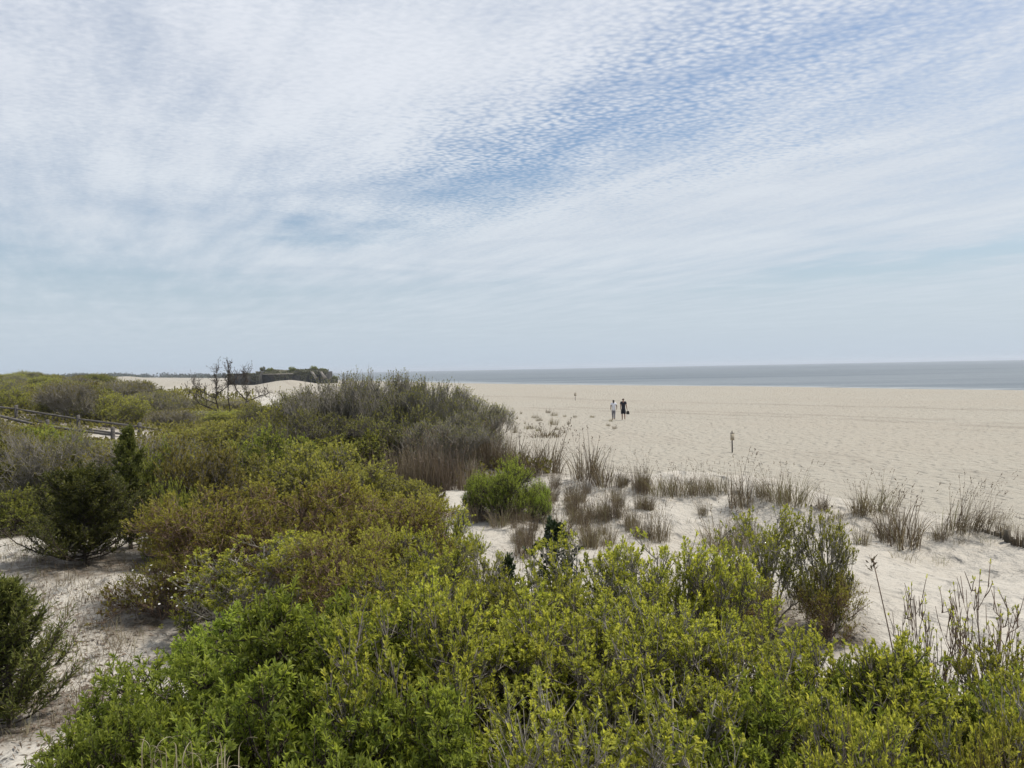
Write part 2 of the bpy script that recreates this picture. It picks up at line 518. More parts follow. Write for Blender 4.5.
bk = dict(leaf_from=.5, upright=1.05, tlen=.19, dome=.42, skirt=.2, lump=.36, foliage_drop=.12)
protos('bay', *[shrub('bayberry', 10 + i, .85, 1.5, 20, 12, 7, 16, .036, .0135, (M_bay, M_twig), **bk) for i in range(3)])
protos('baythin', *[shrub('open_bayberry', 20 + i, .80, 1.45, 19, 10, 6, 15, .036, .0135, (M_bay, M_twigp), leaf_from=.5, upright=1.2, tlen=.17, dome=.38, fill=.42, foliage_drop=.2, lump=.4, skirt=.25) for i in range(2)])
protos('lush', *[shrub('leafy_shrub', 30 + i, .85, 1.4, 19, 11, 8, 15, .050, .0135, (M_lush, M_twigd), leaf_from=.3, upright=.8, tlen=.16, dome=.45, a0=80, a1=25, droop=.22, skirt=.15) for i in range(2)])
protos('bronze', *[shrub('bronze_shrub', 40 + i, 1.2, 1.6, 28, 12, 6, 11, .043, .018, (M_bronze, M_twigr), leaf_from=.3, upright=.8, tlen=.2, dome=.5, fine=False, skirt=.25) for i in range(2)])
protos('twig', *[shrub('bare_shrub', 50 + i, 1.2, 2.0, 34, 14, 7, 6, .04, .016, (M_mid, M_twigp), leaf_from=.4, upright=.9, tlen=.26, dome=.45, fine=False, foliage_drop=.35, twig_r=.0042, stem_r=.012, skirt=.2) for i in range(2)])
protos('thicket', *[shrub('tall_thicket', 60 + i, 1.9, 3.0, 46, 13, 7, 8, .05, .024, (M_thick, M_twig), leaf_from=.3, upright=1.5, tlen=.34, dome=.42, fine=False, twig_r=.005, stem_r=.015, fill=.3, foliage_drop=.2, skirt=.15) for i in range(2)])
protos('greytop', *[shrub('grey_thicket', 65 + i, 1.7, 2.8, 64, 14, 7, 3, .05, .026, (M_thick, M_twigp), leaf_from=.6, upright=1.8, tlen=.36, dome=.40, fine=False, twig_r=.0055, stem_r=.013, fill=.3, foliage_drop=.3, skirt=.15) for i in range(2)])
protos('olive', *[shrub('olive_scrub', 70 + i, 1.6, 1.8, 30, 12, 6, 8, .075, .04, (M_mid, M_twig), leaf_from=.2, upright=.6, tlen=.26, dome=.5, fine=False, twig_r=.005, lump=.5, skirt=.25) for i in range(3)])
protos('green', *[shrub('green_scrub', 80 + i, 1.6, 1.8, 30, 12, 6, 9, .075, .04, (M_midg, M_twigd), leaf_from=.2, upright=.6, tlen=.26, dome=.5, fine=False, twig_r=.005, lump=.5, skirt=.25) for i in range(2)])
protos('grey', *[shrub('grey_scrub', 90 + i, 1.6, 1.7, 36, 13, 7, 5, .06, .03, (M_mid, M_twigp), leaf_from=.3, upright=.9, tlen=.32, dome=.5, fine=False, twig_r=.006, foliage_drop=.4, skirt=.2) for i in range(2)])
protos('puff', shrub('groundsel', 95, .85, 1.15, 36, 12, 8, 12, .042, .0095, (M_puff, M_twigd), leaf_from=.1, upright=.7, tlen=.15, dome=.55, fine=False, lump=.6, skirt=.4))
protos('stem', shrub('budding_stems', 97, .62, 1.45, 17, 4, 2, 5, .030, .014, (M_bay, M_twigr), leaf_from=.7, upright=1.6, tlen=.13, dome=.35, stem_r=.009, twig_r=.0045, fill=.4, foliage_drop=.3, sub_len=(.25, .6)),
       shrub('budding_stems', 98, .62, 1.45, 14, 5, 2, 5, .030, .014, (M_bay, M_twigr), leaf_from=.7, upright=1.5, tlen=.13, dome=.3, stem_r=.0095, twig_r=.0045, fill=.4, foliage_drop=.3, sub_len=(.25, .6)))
protos('cedar', cedar('spreading_cedar', 1, 1.05, 1.7, 16, 8, (M_cedar, M_twigd), .6, .055, .018, 40),
       cedar('spire_cedar', 2, .62, 2.3, 16, 6, (M_cedar, M_twigd), .85, .055, .018, 20),
       cedar('young_cedar', 3, .65, 1.35, 15, 6, (M_cedar, M_twigd), .65, .05, .011, 34))
protos('holly', cedar('holly_sapling', 4, .45, 1.15, 11, 4, (M_holly, M_twigd), .8, .075, .036, 4))
NAMES = dict(bay='bayberry_shrub', baythin='open_bayberry_shrub', lush='leafy_shrub', bronze='bronze_shrub', twig='bare_twig_shrub', thicket='tall_thicket_shrub',
             greytop='grey_thicket_shrub', olive='olive_scrub_shrub', green='green_scrub_shrub', grey='grey_scrub_shrub', puff='rounded_green_shrub', stem='budding_stem_shrub',
             cedar='cedar_tree', holly='holly_sapling')
SHRUB_SPOTS = []   # (x, y, radius) for leaf litter on the sand


def put(kind, px, Y, top, wpx, label, var=None, group=None, cat=None, rz=None, depth=None):
    """a plant whose stem stands at depth Y on column px; its crown reaches the height seen at row top and is wpx columns wide"""
    ms = PROTO[kind]; i = random.randrange(len(ms)) if var is None else var
    fm, bm, R, H = ms[i]
    p = at_depth(px, top, Y)
    z = float(terrain(p[0], p[1]))
    h = max(p[2] - z, .35)
    w = wpx * Y / FPX / 2
    return put_at(kind, i, p[0], p[1], z, w, h, label, group, cat, rz, depth)


def put_at(kind, i, x, y, z, w, h, label, group=None, cat=None, rz=None, depth=None):
    fm, bm, R, H = PROTO[kind][i]
    rz = random.uniform(0, 2 * PI) if rz is None else rz
    is_tree = kind in ('cedar', 'holly')
    t = thing(NAMES[kind], label, cat or ('tree' if is_tree else 'shrub'), (x, y, z - .03), rz, (w / R, w / R if depth is None else depth / R, h / H), group)
    if fm: link('foliage', fm, t)
    link('trunk' if is_tree else 'branchwork', bm, t)
    SHRUB_SPOTS.append((x, y, w))
    return t


# ------------------------------------------------------------------ foreground shrubs, near to far
P = put
# bright green, lance-leaved, lower left
P('lush', 118, 4.05, 700, 190, 'bright green leafy shrub at the foot of the sand path behind the bleached straw', 0)
P('lush', 285, 3.75, 668, 290, 'largest bright green lance-leaved shrub rising behind the bleached straw', 1)
P('lush', 185, 4.7, 640, 250, 'bright green shrub edging the sand path below the white-speckled bronze shrub', 1)
P('lush', 318, 4.9, 590, 260, 'domed bright green shrub directly below the bronze thicket', 0)
P('lush', 400, 3.5, 700, 260, 'green lance-leaved shrub low between the straw and the yellow-green bayberries', 0)
P('lush', 255, 5.9, 598, 170, 'green shrub crown touching the lower fringe of the bronze thicket', 1)
# yellow-green bayberry, centre
P('bay', 415, 4.3, 612, 270, 'yellow-green bayberry next to the domed bright green shrub', 0)
P('bay', 470, 5.1, 572, 250, 'tall yellow-green bayberry straight below the dark holly sapling', 1)
P('baythin', 560, 3.6, 700, 300, 'bayberry with bare grey stems showing at the bottom edge of the picture', 1)
P('bay', 580, 4.6, 616, 270, 'dense bayberry in the middle of the foreground thicket', 0)
P('baythin', 690, 3.7, 690, 280, 'open bayberry with dark inner stems low in the centre of the foreground', 0)
P('baythin', 650, 5.0, 602, 230, 'open bayberry with pale forked stems against patches of sand', 1)
P('bay', 735, 4.5, 632, 230, 'bayberry crown between the pale forked stems and the bright right-hand shrubs', 1)
P('baythin', 585, 6.7, 540, 190, 'thin bayberry right of the dark holly sapling with sand showing through', 0)
P('baythin', 655, 6.9, 545, 180, 'upright bayberry just below the pale dune hollow', 1)
P('bay', 712, 6.8, 562, 150, 'bayberry at the foot of the dune slope beside the two-tone shrub clump', 2)
P('bay', 520, 6.4, 580, 170, 'yellow-green bayberry hiding the base of the dark holly sapling', 0)
P('bay', 395, 6.6, 580, 200, 'yellow-green bayberry in front of the bronze thicket', 2)
P('bay', 615, 5.8, 574, 190, 'round bayberry crown halfway up the foreground thicket', 1)
# right
P('lush', 790, 3.8, 672, 260, 'bright green shrub low in the foreground below the two-tone shrub clump', 1)
P('bay', 850, 4.1, 652, 270, 'bright bayberry with upright leaf tufts at the lower edge of the sand slope', 0)
P('lush', 930, 4.3, 655, 250, 'bright green shrub below the budding bare stems', 0)
P('bay', 930, 3.4, 712, 250, 'bayberry with reddish upright stems at the lower edge, below the budding stems', 1)
P('baythin', 1010, 3.5, 690, 240, 'yellow-green bayberry in the bottom corner on the seaward side', 1)
P('bronze', 1022, 3.2, 735, 170, 'small bronze-leaved shrub in the bottom seaward corner', 0)
P('bay', 1000, 4.6, 660, 160, 'bayberry crown wrapping the foot of the tallest budding stems', 2)
P('bay', 795, 5.2, 625, 180, 'bayberry crown below the two-tone shrub clump beside the open sand', 1)
P('bay', 855, 3.2, 738, 250, 'bayberry at the very bottom edge with dark upright stems', 2)
P('stem', 868, 3.15, 672, 70, 'tall ruddy budding stems among the bayberries at the bottom edge', 1)
P('stem', 925, 5.3, 583, 110, 'reddish budding stems standing in front of the bare sand slope', 0)
P('stem', 985, 5.0, 570, 130, 'tallest reddish budding stems at the picture edge before the dune', 0)
# shrub pair on the dune slope
P('baythin', 765, 9.6, 508, 112, 'tall open bayberry of the clump standing on the pale dune slope', 0)
P('baythin', 822, 9.2, 518, 80, 'darker bayberry at the seaward end of the clump on the pale dune slope', 1)
P('bronze', 828, 9.0, 566, 74, 'brown skirt of twiggy shrub at the seaward foot of the slope clump', 1)
P('bronze', 735, 9.0, 560, 90, 'brownish shrub leaning against the clump on the dune slope', 1)
# bronze thicket
P('bronze', 205, 10.2, 492, 190, 'bronze shrub above the sand path with white specks at its foot', 0)
P('bronze', 300, 10.9, 474, 220, 'widest bronze-leaved shrub, rusty red and olive, in the middle of the thicket', 1)
P('bronze', 395, 10.6, 490, 180, 'bronze shrub below the tall reed clumps', 0)
P('baythin', 255, 8.9, 540, 180, 'olive and grey shrub low at the front of the bronze thicket', 1)
P('bronze', 345, 8.8, 528, 190, 'bronze shrub with grey inner twigs above the domed green shrub', 0)
P('bay', 430, 8.9, 526, 130, 'olive bayberry at the seaward end of the thicket', 1)
P('bay', 450, 11.5, 503, 75, 'small flat-topped yellow-green shrub beside the rounded bright green one', 1)
P('baythin', 478, 9.4, 548, 85, 'thin pale shrub between the bronze thicket and the holly sapling', 0)
P('bronze', 165, 9.6, 556, 90, 'bronze shrub reaching over the sand path with white flowers', 0)
P('puff', 506, 15.2, 456, 66, 'rounded bright green shrub on the sand in front of the tall thicket', 0)
P('puff', 478, 15.6, 470, 34, 'small bright green shrub tucked against the rounded one by the reeds', 0)
P('puff', 538, 15.4, 478, 26, 'little greyish green shrub at the seaward side of the rounded bright green one', 0)
P('holly', 553, 9.6, 522, 66, 'dark green pointed holly sapling in a sandy gap', 0)
P('holly', 508, 9.4, 556, 40, 'smaller dark sapling beside the pointed holly sapling', 0)
# left
P('cedar', 82, 12.2, 470, 128, 'broad dark green cedar spreading over the edge of the sand', 0)
P('cedar', 127, 13.6, 424, 62, 'tall narrow dark cedar with a pointed tip', 1)
P('cedar', 4, 6.8, 582, 140, 'young dark cedar cut by the picture edge beside the sand path', 2)
P('twig', 45, 16.2, 428, 120, 'grey twiggy shrub behind the broad cedar, almost leafless', 0)
P('twig', -12, 17.0, 424, 100, 'grey leafless shrub at the picture edge behind the sand', 1)
P('green', 12, 14.6, 488, 90, 'low dark green shrub at the top of the sand path by the picture edge', 0)
P('olive', 196, 13.2, 452, 110, 'olive shrub between the tall narrow cedar and the bronze thicket', 0)
P('green', 155, 15.6, 442, 80, 'green shrub just behind the tall narrow cedar', 1)
P('green', 178, 12.2, 478, 70, 'green shrub filling the gap beside the broad cedar', 0)
P('olive', 225, 15.2, 440, 120, 'olive shrub behind the bronze thicket below the bare snag', 1)
P('olive', 320, 15.0, 446, 150, 'yellow-olive shrub between the bronze thicket and the tall thicket', 2)
P('green', 268, 17.0, 428, 120, 'green shrub below the leafy end of the tall thicket', 1)
P('olive', 395, 15.2, 478, 90, 'olive shrub at the foot of the tall reeds', 0)
# the tall thicket
P('olive', 262, 24.5, 411, 110, 'yellow-olive shrub at the inland end of the tall thicket under the bare snag', 1)
P('thicket', 285, 25.5, 396, 120, 'leafy yellow-green low end of the tall thicket below the bunker', 0)
P('thicket', 300, 22.0, 412, 130, 'leafy shrub spilling from the front of the tall thicket below the sand mound', 0)
P('greytop', 338, 24.5, 383, 125, 'tall thicket shrub with scattered leaves below the end of the bunker', 1)
P('greytop', 382, 24.0, 375, 120, 'highest grey-topped thicket shrub breaking the sea horizon', 0)
P('greytop', 430, 23.4, 385, 115, 'grey thicket shrub on the beach side of the highest one', 1)
P('greytop', 472, 22.8, 401, 92, 'lowest grey thicket shrub sloping down towards the beach', 0)
P('thicket', 400, 22.2, 408, 130, 'dark leafy thicket shrub below the grey tops', 0)
P('green', 352, 20.5, 432, 120, 'green leafy shrub in the shade of the tall thicket', 1)
P('greytop', 445, 21.4, 420, 110, 'brownish thicket shrub above the dead reeds', 1)

# ------------------------------------------------------------------ scrub field out to the hill
def cap_row(px):
    return float(np.interp(px, [0, 50, 78, 112, 140, 175, 220], [421, 427, 440, 446, 441, 436, 420]))


rs = random.Random(11)
Y = 17.5
while Y < 185:
    step = 2.3 + .021 * Y * 1.25
    wid = 1.15 + .013 * Y
    x0 = -.72 * Y - 1
    x1 = float(np.interp(Y, TOE[:, 0], TOE[:, 1])) - (2.2 if Y < 60 else 3 + .03 * Y)
    x = x0 + rs.uniform(0, 2)
    while x < x1:
        xx = x + rs.uniform(-.6, .6); yy = Y + rs.uniform(-.45, .45) * step
        x += wid * rs.uniform(1.5, 2.1)
        px = 512 + xx / yy * FPX
        if yy < 20 and px > 150: continue
        if yy < 30 and px > 255: continue
        if px < -40 or px > 345: continue
        if 33.8 < yy < 42.0 and xx < -12.5 and xx > -33 and px > 70: continue
        if yy > 112 and px > 150: continue              # sand flat before the bunker
        if yy > 95 and px > 205: continue
        if yy > 60 and px > 255: continue
        z = float(terrain(xx, yy))
        hgt = rs.uniform(1.1, 1.9) * (1 + .002 * yy)
        if yy > 120: hgt *= 1.15
        if px < 225 and yy < 42:
            ztop = CAM_H + (at_depth(px, cap_row(px), yy)[2] - CAM_H)
            hgt = min(hgt, ztop - z - .05)
        if 33.8 < yy < 42 and px < 72: hgt = min(hgt, .8)
        if px > 108 and yy > 60:
            lim = at_depth(px, 388 + 13 * max(0, min(1, (px - 130) / 55)), yy)[2] - z
            hgt = min(hgt, lim)
        if px > 170 and 40 < yy <= 60: hgt = min(hgt, at_depth(px, 411, yy)[2] - z)
        if px > 225 and yy < 60:
            hgt = min(hgt, at_depth(px, 404, yy)[2] - z)
        if hgt < .35: continue
        greyish = (55 < px < 118 and 62 < yy < 105) or (px > 150 and yy > 45 and rs.random() < .7) or rs.random() < .2
        kind = 'grey' if greyish else ('green' if rs.random() < .3 else 'olive')
        if yy < 32:
            where, grp = 'low in the scrub on the near side of the rail fence', 'scrub before the rail fence'
        elif yy < 62:
            where, grp = 'in the scrub close around the rail fence and bare snag', 'scrub around the rail fence'
        elif yy < 112:
            where, grp = 'in the wide scrub field beyond the rail fence', 'scrub beyond the rail fence'
        else:
            where, grp = 'far off on the scrub hill under the skyline', 'scrub on the far hill'
        word = {'grey': 'grey leafless shrub', 'green': 'green shrub', 'olive': 'olive shrub'}[kind]
        put_at(kind, rs.randrange(len(PROTO[kind])), xx, yy, z, wid * rs.uniform(.85, 1.25), hgt, f'{word} {where}', f'{word.split()[0]} {grp}', 'shrub', rs.uniform(0, 6.28))
    Y += step
# dark clump on the skyline of the hill, pale sapling by the fence
for k, (px, top, w) in enumerate([(19, 373.0, 9), (10, 376, 8)]):
    p = at_depth(px, top, 172)
    put_at('green', k, p[0], 172, float(terrain(p[0], 172)), w * 172 / FPX / 2, p[2] - float(terrain(p[0], 172)),
           ['dark round-topped tree breaking the skyline of the scrub hill', 'smaller dark tree next to the one on the hill skyline'][k], cat='tree')
put('puff', 103, 44.5, 412, 13, 'pale yellow-green bush standing behind the split rail fence', 0)

# ------------------------------------------------------------------ grasses
protos('dune', *[grass('dune_grass', 110 + i, 140, .62, .17, .10, M_grass, .007, 22, 1.5, curl=.38) for i in range(3)])
protos('duneg', *[grass('green_dune_grass', 115 + i, 150, .62, .26, .16, M_grass, .008, 18, 1.35, tone_mu=.72) for i in range(2)])
protos('oats', *[grass('sea_oats', 120 + i, 80, .62, .24, .55, M_grass, .009, 26, 1.9, tone_mu=.5) for i in range(2)])
protos('reed', *[grass('dead_reed', 130 + i, 170, 1.15, .38, .03, M_reed, .013, 30, 1.25, curl=.22) for i in range(2)])
protos('tuft', *[grass('beach_grass', 140 + i, 44 + 14 * i, .42, .16 + .05 * i, .06, M_grass, .014, 12, 1.7, plume=False, curl=.45, tone_mu=.58) for i in range(4)])
protos('wisp', *[grass('wispy_grass', 155 + i, 40, .40, .25, .1, M_grass, .006, 8, 1.4, curl=.6, tone_mu=.6) for i in range(2)])


def tuft(kind, px, py, hpx, wscale, label, group=None, name='dune_grass_clump', pos=None):
    ms = PROTO[kind]; me, R, H = ms[random.randrange(len(ms))]
    g = pos if pos is not None else ground(px, py)
    h = hpx * g[1] / FPX * (1.2 if kind in ('dune', 'duneg', 'oats') else 1)
    k = h / H / 1.25
    o = link(name, me)
    o.location = (g[0], g[1], g[2]); o.rotation_euler = (0, 0, random.uniform(-.5, .5) if kind == 'oats' else random.uniform(0, 6.28))
    o.scale = (k * wscale, k * wscale, k)
    return tag(o, label, 'grass', group)


CREST = [('dune', 586, 479, 40, 1.5, 'tall brown grass clump on the crest straight below the two walkers'),
         ('dune', 605, 485, 28, 1.8, 'brown grass clump on the crest next to the tall one below the walkers'),
         ('dune', 640, 489, 30, 1.1, 'thin brown grass at the end of the brown crest row before the green grass'),
         ('duneg', 662, 494, 26, 1.3, 'greenish dune grass first in the row on the rounded sand crest'),
         ('duneg', 682, 495, 28, 1.3, 'greenish dune grass second in the row on the rounded sand crest'),
         ('duneg', 700, 494, 26, 1.2, 'greenish dune grass third in the row on the rounded sand crest'),
         ('duneg', 716, 493, 26, 1.2, 'greenish dune grass last in the row on the rounded sand crest'),
         ('dune', 742, 506, 42, 1.2, 'narrow tall brown grass clump on the crest below the small sign post'),
         ('duneg', 776, 500, 32, 1.2, 'airy greenish grass on the crest right of the tall brown clump'),
         ('duneg', 793, 505, 36, 1.2, 'airy greenish grass clump above the open bayberry on the slope'),
         ('dune', 762, 497, 22, 1.1, 'short grass tuft tucked behind the narrow tall brown clump'),
         ('dune', 822, 510, 20, 1.2, 'short wispy grass where the crest dips'),
         ('dune', 858, 515, 26, 1.3, 'brown grass on the crest left of the pair of big clumps'),
         ('duneg', 876, 513, 34, 1.4, 'bushy greenish grass behind the big brown clump on the slope'),
         ('dune', 902, 545, 52, 1.5, 'big brown-green grass clump at the head of the trampled sand'),
         ('dune', 887, 540, 30, 1.4, 'brown grass leaning on the big brown-green clump'),
         ('dune', 862, 545, 26, 1.2, 'small brown grass clump left of the big brown-green one'),
         ('oats', 955, 534, 32, 1.3, 'sea oats leaning seaward at the start of the crest row'),
         ('oats', 968, 532, 38, 1.2, 'tallest sea oats bending over the beach'),
         ('oats', 985, 530, 28, 1.1, 'sea oats beside the buried slats'),
         ('dune', 1003, 536, 22, 1.2, 'thin grass between the buried slats'),
         ('dune', 1020, 545, 24, 1.2, 'grass at the seaward end of the buried slats'),
         ('dune', 940, 540, 22, 1.2, 'short brown grass before the sea oats'),
         ('dune', 530, 474, 34, 1.7, 'brown grass clump just beyond the rounded bright green shrub'),
         ('dune', 548, 472, 38, 1.5, 'taller brown grass beyond the rounded bright green shrub, towards the walkers'),
         ('dune', 515, 466, 30, 1.5, 'brown grass at the beach foot of the grey thicket'),
         ('dune', 660, 540, 34, 1.3, 'brown grass clump in the middle of the pale dune hollow'),
         ('dune', 632, 525, 24, 1.3, 'small brown grass at the left rim of the dune hollow'),
         ('dune', 722, 552, 44, 1.6, 'big brown grass clump behind the open bayberry on the slope'),
         ('dune', 748, 545, 34, 1.3, 'brown grass between the big clump and the open bayberry'),
         ('dune', 703, 515, 16, 1.2, 'tiny grass tuft alone on the pale dune slope'),
         ('dune', 590, 548, 32, 1.3, 'brown grass clump right of the holly sapling'),
         ('dune', 525, 556, 34, 1.3, 'brown grass clump left of the holly sapling tip'),
         ('dune', 560, 540, 40, 1.4, 'brown grass clump behind the holly sapling tip'),
         ('dune', 612, 516, 26, 1.5, 'brown grass above the clump right of the holly sapling'),
         ('dune', 575, 510, 24, 1.6, 'loose brown grass halfway between the holly sapling and the crest'),
         ('dune', 545, 506, 26, 1.5, 'brown grass at the sandy foot of the rounded bright green shrub'),
         ('dune', 520, 520, 26, 1.5, 'brown grass in front of the rounded bright green shrub'),
         ('dune', 845, 590, 26, 1.0, 'brown grass on the sand beside the darker slope bayberry'),
         ('dune', 478, 522, 26, 1.6, 'brown grass under the inland side of the rounded bright green shrub'),
         ('dune', 500, 526, 22, 1.8, 'low brown grass right under the rounded bright green shrub'),
         ('wisp', 940, 565, 20, 1.0, 'small wisp of grass on the trampled sand'),
         ('wisp', 905, 560, 22, 1.2, 'thin grass hanging below the big brown-green clump')]
for row in CREST: tuft(*row)
# many small clumps on the brown slope between the thicket and the crest
for i in range(52):
    px = rs.uniform(505, 650); py = rs.uniform(486, 548)
    tuft('dune', px, py, rs.uniform(14, 25), rs.uniform(.9, 1.4), 'small brown grass tuft on the sandy slope between rounded green shrub and crest', 'tufts on the brown slope')
for i in range(16):
    px = rs.uniform(800, 1015); py = rs.uniform(515, 545)
    tuft('wisp', px, py, rs.uniform(10, 18), rs.uniform(.9, 1.4), 'low wisp of grass along the crest of the seaward dune', 'wisps along the crest')
# beach tufts
for px, py, hp, wd in [(474, 411, 6, 1.3), (485, 411, 6, 1), (506, 415, 6, 1.3), (517, 419, 6, 1), (521, 414, 3.5, 1.1), (535, 418, 4, 1.3), (539, 421, 5.5, 1), (548, 413, 3.5, 1.5),
                       (554, 416, 5, 1), (553, 425, 8, 1.3), (569, 424, 3.5, 1), (529, 429, 5, 1.3), (538, 431, 5.5, 1.2), (546, 437, 7, 2.0), (553, 435, 5, 1.2), (514, 433, 7, 1),
                       (557, 430, 4, 1.2), (564, 433, 4.5, 1), (592, 417.5, 3, 1.6), (525, 424, 3, 1.3), (497, 412, 5, 1.2), (490, 418, 7, 1.2), (500, 422, 7, 1.2), (575, 417.5, 2.5, 1.6), (565, 417, 2.5, 1.4)]:
    tuft('tuft', px, py, (hp + 1.5) * rs.uniform(.7, 1.5), wd * rs.uniform(.6, 1.2), 'small grass tuft dotted over the open beach beyond the tall thicket', 'tufts dotted over the beach', 'beach_grass_tuft')
tuft('tuft', 614.5, 429, 5.5, 1.6, 'largest grass tuft on the beach right below the walkers', None, 'beach_grass_tuft')
tuft('tuft', 611, 421.5, 4.5, 1.4, 'flat grass tuft at the heels of the walker in white', None, 'beach_grass_tuft')
tuft('tuft', 608, 426, 4.0, 1.0, 'smallest of the three grass tufts below the walkers', None, 'beach_grass_tuft')
# reeds at the foot of the thicket
for i, (px, py, hp) in enumerate([(402, 500, 62), (425, 500, 66), (447, 497, 60), (414, 510, 50), (380, 492, 50), (468, 486, 52), (490, 474, 50), (505, 466, 46), (360, 488, 44), (436, 490, 60), (480, 480, 46)]):
    pos = at_depth(px, py, 19.2 if px < 475 else 21.5); pos[2] = float(terrain(pos[0], pos[1]))
    tuft('reed', px, py, hp, 1.0, 'clump of dead brown reeds at the shaded foot of the tall thicket', 'dead reeds below the thicket', 'reed_clump', pos)
# bleached straw at the bottom edge and bits on the sand path
for i, (px, Yd, top, lb) in enumerate([(156, 2.8, 740, 'bleached straw clump at the bottom edge, paler and nearer the sand path'), (184, 2.75, 736, 'bleached straw clump in the middle of the bottom row'),
                                       (210, 2.8, 728, 'bleached straw clump with the longest curled blades')]):
    p = at_depth(px, top, Yd); z = float(terrain(p[0], p[1]))
    g = np.random.default_rng(200 + i); n = 11
    hh = (p[2] - z) - np.abs(g.normal(0, .09, n)); bx = g.normal(0, .07, n); by = g.normal(0, .05, n)
    aa = g.uniform(0, 2 * PI, n); rad = g.uniform(.025, .06, n); sweep = g.uniform(1.4, 3.0, n)
    th = np.linspace(0, 1, 8)[None, :] * sweep[:, None]
    stemz = (np.arange(5) / 5)[None, :] * (hh - rad)[:, None]
    outx = np.concatenate([.02 * (stemz / hh[:, None]) ** 2, .02 + rad[:, None] * (1 - np.cos(th))], 1)
    zz0 = np.concatenate([stemz, (hh - rad)[:, None] + rad[:, None] * np.sin(th)], 1)
    ps = np.stack([bx[:, None] + outx * np.cos(aa)[:, None], by[:, None] + outx * np.sin(aa)[:, None], zz0], -1)
    sm = MB(); sm.strips(ps, np.concatenate([np.full(5, .0035), np.linspace(.005, .0008, 8)])[None, :], unit(np.stack([-np.sin(aa) + .6, np.cos(aa), 0 * aa], -1)), np.clip(.55 + g.normal(0, .2, n), 0, 1))
    o = link('straw_clump', sm.mesh('straw_clump', M_straw)); o.location = (p[0], p[1], z)
    tag(o, lb, 'grass')
for i, (px, py, hp) in enumerate([(42, 622, 42), (18, 612, 34), (58, 585, 26), (30, 560, 22), (75, 640, 28), (100, 655, 30), (112, 610, 20), (86, 600, 24), (20, 545, 18), (110, 672, 24), (60, 690, 30), (8, 560, 20), (128, 640, 28), (70, 560, 14), (95, 700, 30), (10, 690, 20), (48, 652, 20), (92, 585, 18), (118, 590, 20), (34, 600, 26), (66, 612, 24), (85, 668, 30), (120, 700, 30), (40, 575, 18), (100, 628, 26), (12, 585, 22), (55, 548, 14), (96, 560, 14), (72, 722, 34), (28, 735, 34)]):
    tuft('wisp', px, py, hp, 1.3, 'dry wispy grass growing out of the sand path', 'wisps on the sand path')
# single dead stalk leaning across the sand
b = at_depth(918, 650, 4.9); tp = at_depth(873, 560, 5.2)
b[2] = float(terrain(b[0], b[1]))
st = MB()
tk = np.linspace(0, 1, 8)[:, None]
pts = b + (tp - b) * tk + np.array([[.03, 0, 0]]) * np.sin(tk * PI)
st.tubes(pts[None] - b, np.linspace(.006, .0035, 8)[None], 5)
stalk = thing('dry_stalk', 'single long dry stalk leaning across the bare sand slope', 'stalk', b)
link('stem', st.mesh('stalk_stem', M_twigr), stalk)
hd = MB(); li = 26
q = tp - b + np.stack([rng.normal(0, .012, li), rng.normal(0, .01, li), rng.uniform(-.09, .01, li)], -1)
hd.leaves(q, np.stack([rng.normal(0, .6, li), rng.normal(0, .4, li), np.full(li, .8)], -1), rng.normal(0, 1, (li, 3)), .045, .012, .2, False)
link('seed_head', hd.mesh('stalk_head', M_reed), stalk)

# ------------------------------------------------------------------ white flowers/dead leaves near the path
fl = MB(); n = 70
fx = rng.uniform(0, 1, n)
pos = np.array([at_depth(130 + 150 * a, 583 + 22 * rng.uniform(-1, 1) + 14 * a, 9.0 + .6 * rng.uniform(-1, 1)) for a in fx])
fl.leaves(pos, rng.normal(0, 1, (n, 3)), np.array([0, -.3, 1.0]) + rng.normal(0, .4, (n, 3)), .032, .026, .9, False)
o = link('white_blossom_spray', fl.mesh('white_blossoms', leaf_mat('white_petal', [(0, (.55, .53, .48)), (1, (.72, .70, .66))], .15)))
tag(o, 'spray of white blossom low on the bronze shrub by the sand path', 'blossom')

